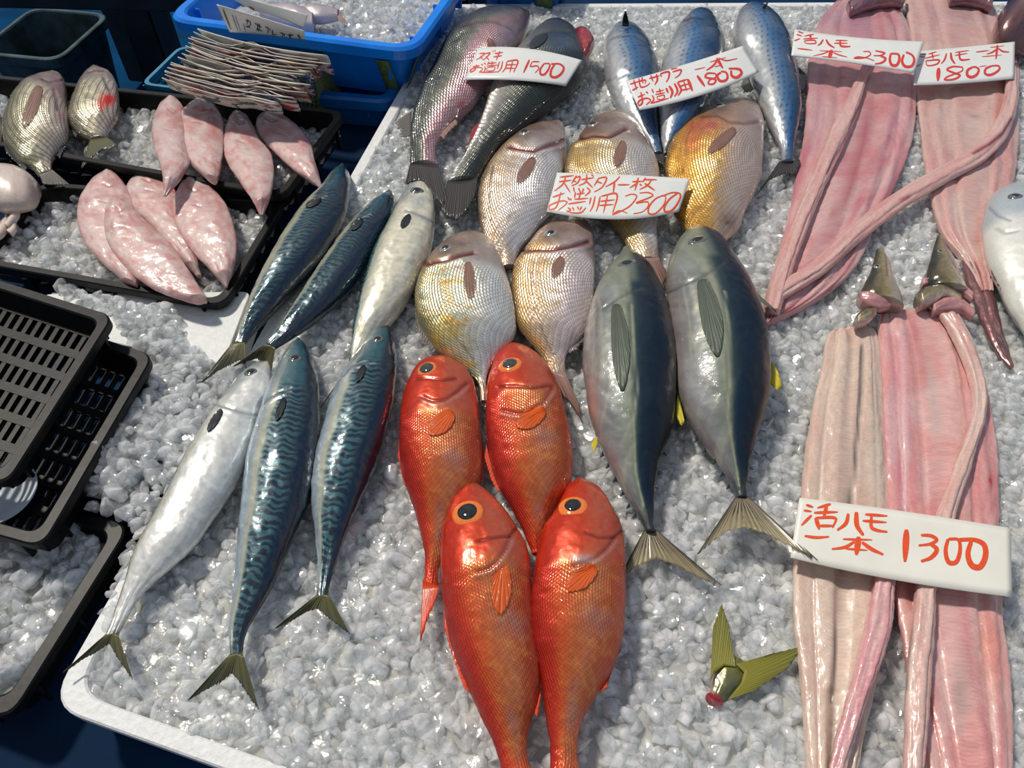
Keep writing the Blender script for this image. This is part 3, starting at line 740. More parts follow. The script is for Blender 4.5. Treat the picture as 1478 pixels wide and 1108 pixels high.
def t_sole(q):
    n = fbm(q['s']/.02, q['t']/.02+3, 4); n2 = fbm(q['X']/6, q['Y']/6, 9, 4); e = np.abs(q['x2'])
    c = mixc((.62, .43, .40), (.52, .28, .26), sst(.35, .65, n)); c = mixc(c, (.62, .17, .16), np.clip((n2-.55)*5, 0, 1)*.6)
    edge = np.minimum(np.abs(q['x2']), 1-np.abs(q['x2'])); c = mixc(c, (.60, .24, .21), (1-sst(.02, .14, edge))*.6)
    c = mixc(c, (.66, .56, .53), np.clip((fbm(q['X']/14, q['Y']/9, 39)-.5)*4, 0, 1)*.5)
    c = mixc(c, (.64, .60, .58), np.clip((.12-np.abs(q['x2']-.5))*6, 0, 1)*sst(.2, .4, q['u'])*.3)
    return c, sst(.1, .2, q['u'])
def t_flesh(pale, pink, deep, nstripe=6.0, amt=.6, seed=0):
    def f(q):
        w_ = np.clip((1-np.cos(np.clip(q['x2'], 0, 1)*np.pi))/2, 0, 1)         # 0..1 across
        n = fbm(q['s']/.05+seed, w_*5, 4+seed); n2 = fbm(q['s']/.006, w_*30, 9+seed); ns = fbm(q['s']/.12, w_*nstripe*2.2, 31+seed, 2)
        c = mixc(pale, pink, sst(.3, .7, n)); c = mixc(c, deep, np.clip((ns-.5)*3.5, 0, 1)*amt)
        c = c*(1+.22*(n2-.5))[..., None]
        chev = .5+.5*np.sin((q['s']/.0035+np.abs(w_*nstripe % 1-.5)*6)*2*np.pi)
        c = mixc(c, tuple(min(1, x*1.25+.05) for x in pale), chev*.25*np.clip((fbm(w_*nstripe, q['s']/.2, 51+seed)-.45)*4, 0, 1))
        return c, np.ones_like(n)*.5
    return f
def r_flesh(nst=5, amp=.0013, grooves=(), seed=0):
    def f(x2, u, s, X, Y):
        w_ = np.clip((1-np.cos(np.clip(x2, 0, 1)*np.pi))/2, 0, 1)
        d = np.sin((w_*nst+.15*np.sin(s/.04+seed))*2*np.pi)*amp + (fbm(s/.01, w_*12, 3+seed)-.5)*.0012
        for g, wd, dp in grooves: d = d-np.exp(-((w_-g)/wd)**2)*dp
        return d
    return f

# ------------------------------------------------------------------ mackerel
MG = 'mackerel lying on the crushed ice'
def mackerel(pairs, roll, label, zb, eye_=None, pect=None, gill=None, tail=None, tz=None, tint=None, lift=(0, 0), sp=(), extra=None):
    cr_ = []
    if gill: cr_.append((gill, 2.2, .0011, (.05, .07, .09), .6)); cr_.append(([(x+1, y+4) for x, y in gill], 2.5, -.0010, (.40, .44, .48), .55))
    o = loft('mackerel', pairs, M['mackerel'], label, 'fish', MG, kb=.74, zb=zb, roll=roll, tint=tint or t_mackerel(), creases=cr_, lift=lift, spots=sp)
    if eye_: eye(o, *eye_, M['iris_dark'], M['pupil'], pr=.6, stretch=None)
    if pect: petal(o, 'pectoral_fin', pect[0], pect[1], M['fin_dark'], 11)
    if tail: fin(o, 'tail_fin', tail[0], tail[1], M['tail_olive'], n=80, m=12, rag=.10, z=tz, amp=.0007, tipz=ZI+.012+zb*.8)
    return o
TLOW = t_mackerel(belly=(.33, .41, .48), pale=(.40, .44, .40))
TUP = t_mackerel(teal=(.02, .085, .11), belly=(.44, .46, .40), pale=(.34, .37, .30))
m1 = mackerel([(498, 238, 493, 238), (503, 247, 479, 250), (505, 268, 457, 281), (501, 303, 435, 304), (487, 337, 409, 343), (464, 376, 385, 384), (432, 411, 366, 420), (403, 442, 353, 450), (374, 472, 345, 475), (353, 498, 338, 497)],
    .13, 'dark striped mackerel beside the black tray, its snout nearest the tray corner', .006, pect=([(463, 285), (460, 291)], [(440, 296), (441, 303)]), gill=[(470, 279), (461, 284), (447, 290)], tint=TUP,
    tail=([(354, 494), (337, 492)], [(356, 534), (346, 521), (333, 527), (310, 540), (288, 556)]))
m2 = mackerel([(566, 276, 561, 276), (569, 285, 549, 283), (565, 309, 524, 305), (553, 334, 500, 332), (533, 372, 478, 362), (509, 411, 454, 397), (479, 444, 433, 428), (450, 467, 414, 455), (418, 490, 398, 478), (395, 505, 383, 496)],
    .17, 'slim dark striped mackerel lying between two others of the upper row', .004, pect=([(524, 314), (519, 322)], [(508, 329), (504, 338)]), gill=[(534, 305), (522, 311), (510, 319)], tint=TUP,
    tail=([(397, 502), (383, 496)], [(391, 540), (380, 524), (369, 519), (352, 524), (334, 531)]), tz=ZI+.035, lift=(0, .012))
m3 = mackerel([(604, 261, 614, 261), (589, 270, 622, 271), (571, 299, 627, 294), (556, 330, 627, 325), (538, 366, 621, 364), (525, 408, 606, 396), (515, 446, 589, 432), (509, 478, 566, 462), (506, 502, 540, 492), (503, 525, 521, 520)],
    -.30, 'pale mackerel showing its cream belly, right end of the upper mackerel row', .004, eye_=(602, 275, 10), pect=([(588, 308), (593, 316)], [(571, 330), (586, 331)]), gill=[(586, 304), (604, 309), (618, 316), (627, 324)],
    tint=t_mackerel(belly=(.72, .68, .54), teal=(.05, .22, .26), pale=(.45, .55, .48)), sp=[(604, 290, (14, 8), (.30, .36, .42), .6)])
m4 = mackerel([(385, 523, 391, 528), (372, 525, 392, 541), (352, 540, 392, 560), (332, 563, 387, 578), (312, 588, 379, 594), (287, 628, 362, 643), (266, 664, 339, 697), (242, 710, 310, 742), (218, 755, 281, 784), (197, 791, 246, 818), (179, 844, 206, 856), (162, 895, 181, 895), (152, 921, 168, 921)],
    -.30, 'silver mackerel lying belly up, leftmost of the lower row', .004, eye_=(362, 537, 10), pect=([(316, 588), (323, 598)], [(296, 617), (302, 634)]), gill=[(312, 584), (328, 588), (345, 594), (360, 598), (375, 600)],
    tint=t_mackerel(belly=(.74, .74, .70), pale=(.60, .60, .52), teal=(.16, .22, .24)), tail=([(152, 915), (169, 913)], [(86, 975), (112, 956), (138, 942), (157, 930), (172, 955), (184, 972), (192, 984)]), lift=(0, .0))
m5 = mackerel([(434, 490, 429, 490), (443, 498, 420, 497), (454, 528, 404, 523), (461, 566, 388, 560), (461, 615, 371, 610), (454, 675, 355, 665), (443, 724, 349, 720), (423, 777, 344, 765), (398, 835, 340, 822), (376, 876, 335, 872), (356, 912, 331, 905), (348, 950, 332, 947)],
    .10, 'plump mackerel with green blue markings, middle of the lower row', .008, eye_=(426, 517, 10), pect=([(407, 575), (414, 579)], [(392, 603), (404, 617)]), gill=[(419, 561), (405, 565), (392, 572), (382, 583)], tint=TLOW,
    tail=([(332, 943), (350, 943)], [(267, 1014), (290, 1001), (318, 986), (334, 974), (348, 990), (362, 1012), (374, 1028)]))
m6 = mackerel([(559, 467, 554, 468), (566, 478, 541, 478), (572, 520, 507, 522), (570, 565, 482, 567), (560, 613, 464, 625), (542, 671, 452, 672), (521, 724, 449, 720), (500, 770, 454, 762), (487, 806, 458, 800), (477, 840, 459, 838), (473, 864, 457, 862)],
    .12, 'mackerel with its tail fanned on the ice, right end of the lower row', .006, eye_=(545, 489, 9), pect=([(522, 528), (529, 531)], [(509, 547), (519, 560)]), gill=[(540, 521), (524, 523), (508, 528), (495, 543)], tint=TLOW,
    tail=([(457, 858), (474, 858)], [(392, 910), (415, 900), (440, 884), (458, 880), (473, 893), (490, 906), (506, 918)]))
fin(m6, 'pelvic_fin', [(474, 572), (484, 557)], [(462, 590), (466, 582)], M['fin_amber'], n=14, m=5)

# ------------------------------------------------------------------ sea bass
SB = 'sea bass under the price card'
b1 = loft('sea_bass', [(762, 18, 765, 28), (745, 16, 762, 44), (718, 18, 752, 62), (688, 25, 736, 76), (663, 40, 722, 92), (643, 62, 712, 108), (622, 102, 700, 128), (606, 135, 682, 153), (596, 165, 658, 174), (592, 190, 640, 196), (592, 215, 629, 214), (592, 240, 632, 240)],
    M['bass'], 'sea bass with pinkish flank lying against the blue crates', 'fish', SB, kb=.50, zb=.008, roll=.05, tint=t_bass(.9), creases=[([(664, 38), (690, 31), (715, 32), (738, 44), (748, 58)], 2, .0012, (.10, .03, .05), .6), ([(655, 60), (668, 48), (690, 44)], 2, .0008, (.03, .03, .03), .5)],
    spots=[(666, 152, 9, (.35, .02, .03), .8), (735, 50, (26, 16), (.50, .40, .46), .5), (655, 175, (12, 18), (.25, .08, .09), .5)])
fin(b1, 'tail_fin', [(592, 236), (632, 236)], [(584, 268), (598, 262), (612, 262), (628, 285), (640, 302), (647, 290)], M['tail_bass'], n=50, m=9, rag=.08)
fin(b1, 'dorsal_fin', [(594, 160), (593, 196)], [(566, 178), (570, 190), (572, 198)], M['fin_grey'], n=24, m=6, rag=.5)
fin(b1, 'anal_fin', [(652, 168), (636, 195)], [(664, 178), (650, 190), (642, 202)], M['fin_pink'], n=20, m=6, rag=.3)
petal(b1, 'pectoral_fin', [(704, 56), (708, 60)], [(712, 78), (714, 80)], M['fin_pink2'], 12)
b2 = loft('sea_bass', [(790, 33, 784, 36), (809, 33, 772, 47), (829, 44, 758, 62), (844, 68, 742, 80), (848, 95, 727, 97), (834, 124, 712, 121), (803, 148, 702, 150), (773, 172, 691, 182), (748, 193, 680, 206), (722, 212, 669, 228), (702, 240, 654, 250), (688, 262, 646, 266)],
    M['bass'], 'dark sea bass with its gill cut open red', 'fish', SB, kb=.52, zb=.008, roll=-.02, tint=t_bass(.0), creases=[([(762, 66), (775, 50), (800, 44), (822, 46)], 2.2, .0013, (.02, .02, .02), .6)],
    spots=[(812, 62, (26, 14), (.06, .12, .20), .6), (700, 150, (6, 8), (.30, .10, .10), .4)])
fin(b2, 'tail_fin', [(646, 260), (690, 256)], [(636, 303), (646, 316), (660, 322), (674, 306), (684, 286)], M['tail_bass'], n=50, m=9, rag=.1)
fin(b2, 'anal_fin', [(696, 172), (684, 196)], [(680, 186), (674, 208), (672, 213)], M['gum'], n=20, m=6, rag=.25)
fin(b2, 'pelvic_fin', [(840, 100), (836, 118)], [(838, 128), (830, 134)], M['fin_dark'], n=12, m=5, rag=.4)
petal(b2, 'pectoral_fin', [(790, 50), (786, 54)], [(762, 70), (764, 72)], M['fin_dark'], 14)
# the cut gill, a raw red lump
gl = loft('gill', [(829, 43, 833, 46), (840, 41, 832, 58), (853, 50, 836, 70), (858, 64, 842, 82), (852, 78, 846, 86)], M['gum'], kb=.5, zb=.035, NS=50, NR=24, wob=.004, clear=False)
gl.parent = b2; gl.location = Vector(gl.location)-Vector(b2.location)

# ------------------------------------------------------------------ spanish mackerel
SG = 'spanish mackerel in the back row'
def saw(pairs, label, zb, tail=None, **k):
    o = loft('spanish_mackerel', pairs, M['sawara'], label, 'fish', SG, kb=.66, zb=zb, tint=t_sawara, **k)
    if tail: fin(o, 'tail_fin', tail[0], tail[1], M['tail_bass'], n=46, m=9, rag=.12, z=ZI+.02)
    return o
s1 = saw([(907, 31, 898, 31), (922, 44, 881, 44), (937, 62, 872, 65), (946, 82, 871, 90), (951, 105, 876, 120), (952, 140, 886, 145), (951, 165, 898, 165), (952, 190, 920, 188), (954, 208, 936, 206), (957, 222, 943, 222)],
    'blue silver spanish mackerel at the left end of the card, black fin raised', .004, tail=([(943, 218), (957, 218)], [(924, 246), (930, 226), (945, 230), (958, 240), (962, 252)]), roll=.12, creases=[([(880, 56), (895, 50), (915, 50), (930, 58)], 2, .001, (.15, .18, .25), .4), ([(872, 120), (890, 112), (905, 105)], 2.5, .001, (.3, .3, .32), .4)])
fin(s1, 'dorsal_fin', [(898, 38), (908, 38)], [(900, 22), (903, 11), (905, 20)], M['fin_dark'], n=16, m=8, z=ZI+.055, rag=.25, tipz=ZI+.075)
s2 = saw([(1014, 15, 1006, 16), (1026, 22, 987, 30), (1040, 46, 969, 55), (1046, 68, 957, 85), (1041, 98, 953, 112), (1034, 128, 950, 145), (1020, 156, 952, 172), (1000, 184, 954, 198), (980, 203, 957, 214), (963, 222, 958, 223)],
    'blue silver spanish mackerel hidden under the middle of the card', .004, roll=.14, creases=[([(985, 30), (1000, 24), (1014, 26)], 2, .0015, (.02, .03, .05), .7)])
s3 = saw([(1090, 7, 1079, 8), (1102, 13, 1065, 20), (1124, 32, 1058, 42), (1139, 56, 1061, 68), (1145, 83, 1076, 92), (1151, 112, 1087, 122), (1156, 140, 1098, 150), (1155, 168, 1108, 174), (1150, 194, 1119, 198), (1146, 216, 1127, 216), (1144, 234, 1127, 234)],
    'blue silver spanish mackerel at the right end of the card, tail forked on ice', .004, tail=([(1125, 232), (1147, 232)], [(1090, 284), (1108, 262), (1132, 252), (1148, 252), (1157, 236), (1155, 230)]), roll=.12)
fin(s3, 'pectoral_fin', [(1076, 108), (1088, 128)], [(1068, 126), (1072, 138), (1080, 136)], M['fin_grey'], n=20, m=6, rag=.5)
fin(s3, 'dorsal_fin', [(1095, 16), (1102, 18)], [(1106, 4), (1110, 1)], M['fin_grey'], n=12, m=6, rag=.1, z=ZI+.05, tipz=ZI+.07)
fin(s3, 'anal_fin', [(1152, 96), (1158, 130)], [(1165, 108), (1166, 116), (1162, 128)], M['fin_dark'], n=14, m=6, rag=.3)

# ------------------------------------------------------------------ sea bream
TG = 'sea bream around the middle price card'
def bream(pairs, label, zb, tint, eye_=None, gash=None, pect=None, lat=None, tail=None, dors=None, sp=(), lift=(0, 0), more=(), **k):
    cr_ = list(more)
    if gash: cr_ += [(gash, 3.0, .0030, (.16, .008, .012), 1.0), ([(x+1, y+7) for x, y in gash], 3.5, -.0016, None, 0)]  # dark red flesh; the shadow inside the opening is painted in too
    if eye_: spots_ = [(eye_[0], eye_[1], 15, (.15, .09, .07), .75), (eye_[0]+20, eye_[1]-6, (16, 6), (.20, .11, .09), .6)]+list(sp)
    else: spots_ = sp
    if lat: cr_.append((lat, 1.6, .0007, (.16, .08, .05), .7))
    o = loft('sea_bream', pairs, M['bream'], label, 'fish', TG, kb=.42, ex=1.8, zb=zb, tint=tint, creases=cr_, lift=lift, spots=spots_, **k)
    if eye_: eye(o, *eye_, M['iris_silver'], M['pupil'], pr=.6)
    if pect: petal(o, 'pectoral_fin', pect[0], [pect[1][0], pect[1][0]], M['fin_pink2'], 18, rag=.12)
    if tail: fin(o, 'tail_fin', tail[0], tail[1], M['fin_pink'], n=46, m=9, rag=.08, tipz=ZI+.012)
    if dors: fin(o, 'dorsal_fin', dors[0], dors[1], M['fin_grey'], n=50, m=6, rag=.5)
    return o
T1 = bream([(800, 174, 814, 181), (776, 179, 817, 200), (750, 190, 817, 224), (725, 211, 812, 252), (704, 238, 806, 280), (692, 270, 797, 305), (690, 303, 780, 324), (697, 338, 765, 344), (709, 364, 751, 361), (723, 386, 742, 384)],
    'silver pink sea bream right of the dark sea bass, left of the card', .006, t_bream((.42, .30, .20), (.52, .46, .42), (.62, .58, .57), .25), eye_=(757, 191, 9), gash=[(734, 211), (750, 214), (772, 217), (792, 210), (814, 203)], pect=([(762, 228), (776, 232)], [(744, 270), (742, 290), (752, 280)]), lat=[(712, 240), (706, 270), (706, 305), (714, 345)])
T2 = bream([(880, 162, 893, 162), (860, 169, 914, 172), (838, 194, 934, 203), (821, 218, 949, 234), (815, 244, 953, 262), (822, 270, 953, 288), (850, 300, 950, 308), (884, 325, 948, 330), (905, 355, 950, 358), (914, 376, 950, 376)],
    'bream half hidden under the middle card, below the left spanish mackerel', .006, t_bream((.36, .24, .08), (.50, .40, .26), (.60, .54, .50), .4), eye_=(856, 179, 9), gash=[(822, 202), (838, 199), (856, 195), (880, 196), (904, 186)], pect=([(890, 205), (908, 208)], [(888, 246), (898, 252), (908, 240)]), tail=([(914, 372), (951, 372)], [(930, 400), (945, 398), (958, 415), (966, 400)]), dors=([(828, 282), (880, 322)], [(848, 304), (874, 330), (892, 345)]))
T3 = bream([(1068, 145, 1082, 145), (1045, 147, 1094, 153), (1016, 160, 1103, 176), (988, 179, 1103, 204), (968, 204, 1101, 232), (961, 235, 1098, 256), (963, 270, 1090, 278), (972, 305, 1078, 300), (988, 330, 1066, 330), (1000, 350, 1048, 348), (1010, 365, 1040, 362)],
    'golden orange sea bream with red speckled back right of the card', .006, t_bream((.55, .26, .02), (.60, .34, .10), (.58, .46, .38), .9), eye_=(1038, 152, 9), gash=None, more=[([(1012, 168), (1036, 166), (1054, 176), (1075, 179), (1100, 176)], 2.4, .0014, (.20, .07, .08), .8), ([(1000, 175), (990, 205), (984, 250), (990, 300)], 1.5, .0006, (.25, .10, .03), .7)],
    pect=([(1052, 186), (1066, 190)], [(1016, 226), (1020, 234), (1034, 232)]), sp=[(1020, 180, (30, 12), (.45, .03, .08), .7), (1000, 200, (16, 18), (.50, .06, .03), .6), (1076, 200, (20, 26), (.40, .26, .26), .5), (1050, 318, (14, 16), (.16, .06, .03), .7)])
T4 = bream([(684, 335, 694, 336), (662, 337, 708, 346), (634, 355, 721, 369), (612, 382, 731, 394), (600, 412, 739, 420), (599, 441, 744, 452), (608, 472, 744, 482), (628, 501, 730, 502), (660, 525, 712, 524), (688, 550, 702, 548), (694, 580, 703, 580)],
    'broad yellow green flecked sea bream above the red fish', .010, t_bream((.34, .33, .20), (.50, .50, .38), (.62, .63, .60), .8), eye_=(643, 358, 10), gash=[(614, 381), (628, 377), (645, 374), (662, 368), (684, 364)], pect=([(668, 382), (684, 380)], [(680, 440), (688, 428), (702, 400)]), lat=[(626, 404), (627, 425), (632, 445), (642, 466), (657, 486), (674, 506), (684, 520)],
    dors=([(600, 430), (606, 470), (630, 506)], [(598, 448), (600, 478), (624, 514)]), sp=[(640, 480, (24, 22), (.50, .34, .03), .55), (662, 385, (12, 5), (.30, .08, .08), .5)])
T5 = bream([(838, 317, 848, 321), (820, 318, 856, 335), (785, 328, 858, 362), (758, 358, 859, 392), (742, 382, 858, 418), (738, 418, 853, 450), (745, 466, 843, 483), (763, 492, 829, 500), (780, 514, 818, 513), (795, 542, 815, 543)],
    'pinkish sea bream with red gill gash above the second red fish', .008, t_bream((.46, .28, .12), (.58, .46, .36), (.66, .56, .54), .45), eye_=(795, 336, 10), gash=[(756, 362), (776, 359), (801, 359), (826, 355), (850, 349)], pect=([(804, 372), (816, 375)], [(797, 405), (803, 414), (808, 402)]), lat=[(771, 372), (767, 395), (766, 415), (770, 440), (776, 458), (788, 490), (800, 512)],
    tail=([(796, 536), (816, 536)], [(800, 570), (818, 576), (834, 596), (842, 614), (838, 590)]), dors=([(836, 484), (820, 506)], [(852, 488), (836, 506), (824, 514)]))

# ------------------------------------------------------------------ splendid alfonsino (big eyed red fish)
AG = 'red fish with big eyes in the middle of the display'
def alf(pairs, label, zb, eye_, cheek, jaw, pect, lift=(0, 0), fins=(), sp=()):
    cr_ = [(cheek, 2.4, .0020, (.20, .010, .004), .85), (jaw, 2.0, .0018, (.18, .010, .004), .8), ([(x+1, y+6) for x, y in cheek], 4, -.0012, (.52, .30, .26), .35)]
    o = loft('alfonsino', pairs, M['alfonsino'], label, 'fish', AG, kb=.56, ex=1.9, zb=zb, tint=t_alf, creases=cr_, lift=lift, spots=sp)
    x, y, r, pr, pu = eye_
    eye(o, x, y, r, M['iris_orange'], M[pu], pr=pr, hgt=.34)
    petal(o, 'pectoral_fin', pect[0], pect[1], M['fin_orange'], 30, rag=.08, off=.0018)
    for nm, bse, tp in fins: fin(o, nm, bse, tp, M['fin_red'], n=40, m=7, rag=.22)
    return o
R1 = alf([(634, 515, 642, 516), (614, 518, 661, 523), (598, 533, 680, 543), (585, 562, 689, 570), (577, 605, 694, 610), (576, 645, 696, 650), (579, 675, 695, 690), (590, 712, 684, 720), (602, 748, 658, 752), (610, 784, 645, 786), (613, 818, 633, 822), (610, 850, 633, 850)],
    'red fish with big dark eye, leftmost, partly under its neighbour', .006, (616, 532, 15, .72, 'pupil_cloud'), [(609, 572), (624, 578), (642, 577), (660, 566), (674, 554)], [(598, 548), (616, 545), (640, 548), (660, 546)], ([(648, 588), (654, 606)], [(609, 626), (612, 644), (630, 622)]),
    fins=(('dorsal_fin', [(577, 620), (580, 680), (592, 714)], [(574, 660), (581, 690), (590, 714)]), ('tail_fin', [(610, 836), (634, 846)], [(606, 935), (617, 900), (630, 862)]), ('anal_fin', [(695, 620), (695, 700)], [(699, 660), (698, 690)])))
R2 = alf([(732, 495, 740, 496), (720, 503, 760, 501), (709, 530, 790, 528), (702, 565, 808, 562), (701, 605, 819, 603), (705, 648, 826, 645), (712, 680, 827, 682), (722, 706, 818, 712), (740, 737, 800, 738), (756, 770, 788, 768), (768, 800, 782, 800)],
    'red fish with orange ringed eye at the top of the red group', .008, (736, 526, 18, .66, 'pupil_cloud'), [(726, 592), (745, 596), (764, 594), (784, 582), (798, 560)], [(718, 558), (745, 556), (772, 560), (798, 556)], ([(778, 582), (788, 602)], [(734, 612), (735, 634), (760, 612)]),
    fins=(('dorsal_fin', [(702, 640), (712, 684), (722, 708)], [(699, 660), (708, 692), (718, 708)]),))
R3 = alf([(676, 695, 684, 696), (662, 699, 697, 704), (648, 735, 724, 730), (638, 768, 747, 762), (636, 818, 765, 802), (639, 868, 769, 858), (647, 915, 773, 912), (663, 963, 780, 966), (680, 1002, 775, 1012), (700, 1046, 764, 1050), (716, 1084, 761, 1086), (724, 1120, 770, 1118), (722, 1160, 786, 1150)],
    'red fish in front on the left with golden streaked flank', .016, (675, 740, 24, .66, 'pupil'), [(690, 824), (706, 820), (718, 810), (732, 790), (738, 774)], [(690, 780), (710, 776), (736, 774), (748, 762)], ([(718, 812), (732, 826)], [(711, 912), (716, 920), (737, 850)]),
    fins=(('dorsal_fin', [(640, 868), (649, 925), (680, 1002)], [(641, 905), (657, 960), (668, 990)]), ('anal_fin', [(779, 975), (772, 1030)], [(780, 1010), (776, 1034)])))
R4 = alf([(832, 691, 841, 692), (818, 702, 864, 703), (803, 732, 884, 733), (785, 762, 897, 760), (775, 800, 903, 795), (768, 840, 904, 838), (764, 880, 903, 882), (767, 925, 898, 924), (775, 955, 884, 966), (783, 998, 860, 1004), (789, 1040, 842, 1036), (793, 1075, 834, 1072), (793, 1110, 836, 1106), (780, 1160, 850, 1160)],
    'red fish in front on the right with amberjack tail touching its side', .016, (827, 731, 22, .62, 'pupil'), [(829, 816), (846, 812), (862, 804), (878, 790), (888, 776)], [(846, 768), (866, 776), (886, 776), (898, 766)], ([(850, 808), (864, 830)], [(792, 862), (808, 866), (850, 840)]),
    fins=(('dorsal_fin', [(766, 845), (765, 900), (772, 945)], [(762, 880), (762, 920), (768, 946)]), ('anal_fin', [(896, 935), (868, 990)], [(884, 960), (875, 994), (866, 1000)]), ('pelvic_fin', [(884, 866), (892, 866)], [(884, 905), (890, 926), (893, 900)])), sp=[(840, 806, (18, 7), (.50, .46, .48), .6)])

for o_, a_, b_ in ((R3, (722, 1156), (786, 1148)), (R4, (782, 1156), (850, 1158))):
    w_ = b_[0]-a_[0]; x_ = a_[0]; y_ = a_[1]
    fin(o_, 'tail_fin', [(x_+4, y_-6), (x_+w_-6, y_-8)], [(x_-26, y_+92), (x_+2, y_+62), (x_+w_*.5, y_+34), (x_+w_, y_+58), (x_+w_+30, y_+84)], M['fin_red'], n=60, m=9, rag=.06)
# ------------------------------------------------------------------ young amberjacks
YG = 'amberjacks with yellow fins'
amber_cr = lambda g, lt: [(g, 2.2, .0011, (.06, .07, .07), .6), (lt, 1.6, .0005, (.38, .40, .28), .6)]
Y1 = loft('amberjack', [(908, 358, 900, 358), (919, 365, 893, 370), (940, 389, 871, 398), (957, 422, 853, 438), (968, 460, 844, 474), (975, 508, 841, 512), (976, 560, 845, 560), (972, 604, 852, 602), (964, 636, 863, 634), (951, 674, 882, 672), (945, 706, 899, 706), (944, 738, 918, 738), (946, 768, 932, 766)],
    M['amber'], 'dark blue backed amberjack, the left one, with tail over a red fish', 'fish', YG, kb=.70, zb=.008, roll=.02, tint=t_amber, creases=amber_cr([(928, 416), (918, 418), (905, 424), (890, 431), (878, 440), (869, 447)], [(912, 440), (915, 500), (920, 560), (914, 610), (917, 680), (928, 730)]), spots=[(853, 585, (14, 55), (.42, .18, .15), .6), (885, 670, (10, 30), (.38, .18, .2), .4), (880, 420, (16, 12), (.25, .27, .30), .5)])
eye(Y1, 905, 380, 10.5, M['iris_dark'], M['pupil'], pr=.62, stretch=(.9, .5, 1.45))
petal(Y1, 'pectoral_fin', [(886, 438), (894, 446)], [(898, 568), (898, 568)], M['fin_amber'], 27, rag=.01, skew=-.3)
fin(Y1, 'tail_fin', [(930, 764), (947, 764)], [(878, 864), (890, 846), (915, 822), (948, 809), (985, 822), (1020, 842), (1053, 853)], M['tail_amber'], n=90, m=12, rag=.10, z=ZI+.022, tipz=ZI+.020, amp=.0008)
fin(Y1, 'anal_fin', [(863, 628), (862, 640)], [(853, 640), (857, 654)], M['fin_yellow'], n=12, m=5)
Y2 = loft('amberjack', [(1004, 327, 996, 330), (1016, 330, 987, 338), (1040, 346, 972, 362), (1062, 376, 962, 394), (1085, 415, 962, 430), (1101, 458, 967, 468), (1111, 505, 973, 512), (1112, 550, 979, 560), (1104, 596, 993, 602), (1092, 634, 1012, 634), (1083, 664, 1034, 664), (1079, 694, 1054, 694), (1078, 718, 1063, 718)],
    M['amber'], 'dark blue backed amberjack, the right one, with large spread tail', 'fish', YG, kb=.70, zb=.008, roll=.02, tint=t_amber, creases=amber_cr([(1046, 378), (1036, 386), (1022, 394), (1010, 400), (985, 412), (962, 424)], [(1046, 420), (1052, 480), (1054, 540), (1050, 600), (1060, 660), (1066, 700)]), spots=[(985, 380, (14, 12), (.27, .29, .32), .5), (1000, 560, (16, 40), (.30, .31, .34), .4)])
eye(Y2, 1007, 346, 11, M['iris_dark'], M['pupil'], pr=.62, stretch=(.9, .5, 1.45))
petal(Y2, 'pectoral_fin', [(1010, 402), (1018, 410)], [(1036, 518), (1036, 518)], M['fin_amber'], 32, rag=.01, skew=-.3)
fin(Y2, 'dorsal_fin', [(1088, 418), (1094, 432)], [(1116, 444), (1124, 452)], M['fin_amber'], n=14, m=6, rag=.15)
fin(Y2, 'anal_fin', [(1113, 520), (1112, 552)], [(1124, 538), (1129, 556), (1122, 564)], M['fin_yellow'], n=14, m=5)
fin(Y2, 'pelvic_fin', [(978, 568), (984, 590)], [(976, 600), (984, 616), (988, 608)], M['fin_yellow'], n=14, m=5)
fin(Y2, 'tail_fin', [(1062, 716), (1080, 716)], [(1002, 805), (1020, 790), (1046, 770), (1073, 764), (1110, 775), (1150, 795), (1192, 818)], M['tail_amber'], n=90, m=12, rag=.10, z=ZI+.025, tipz=ZI+.038, amp=.0008)
for o, pts in ((Y1, [(872, 654), (880, 670), (890, 690), (901, 710), (910, 728), (919, 742), (958, 652), (951, 676), (946, 700)]), (Y2, [(1008, 632), (1020, 648), (1034, 664), (1045, 682), (1054, 700), (1089, 650), (1083, 672), (1080, 692)])):
    g = FISH_G[o.name]
    for x, y in pts:
        sgn = -1 if x < (930 if o is Y1 else 1065) else 1
        fin(o, 'finlet', [(x-2, y-3), (x, y+3)], [(x+sgn*5-1, y+4), (x+sgn*5, y+6)], M['fin_dark'], n=4, m=3, rag=0)

# ------------------------------------------------------------------ silver fish cut off by the right edge
def t_silver(q):
    v = q['v']; n = fbm(q['s']/.05, q['t']/.02, 6)
    c = ramp(v+(n-.5)*.12, [(0, (.02, .05, .10)), (.2, (.05, .12, .22)), (.35, (.26, .34, .42)), (.5, (.55, .58, .6)), (1, (.72, .72, .66))])
    return mixc(c, (.25, .33, .42), (1-sst(.2, .28, q['u']))*.6), np.ones_like(v)*.3
Z1 = loft('silver_jack', [(1478, 271, 1452, 271), (1500, 276, 1432, 282), (1530, 300, 1420, 310), (1548, 340, 1421, 345), (1560, 380, 1427, 378), (1570, 420, 1443, 412), (1575, 460, 1458, 446), (1570, 500, 1480, 480), (1560, 540, 1500, 520)],
    M['amber'], 'silver blue headed fish with white belly at the right edge', 'fish', None, kb=.55, zb=.006, roll=-.12, tint=t_silver, creases=[([(1436, 330), (1450, 336), (1470, 332)], 2.5, .0012, (.2, .25, .3), .5), ([(1428, 300), (1440, 312), (1458, 318)], 1.8, .001, (.1, .12, .15), .6)])
eye(Z1, 1466, 283, 10, M['iris_dark'], M['pupil'])
fin(Z1, 'pectoral_fin', [(1424, 368), (1432, 372)], [(1432, 396), (1446, 420), (1448, 408)], M['fin_dark'], n=16, m=7)

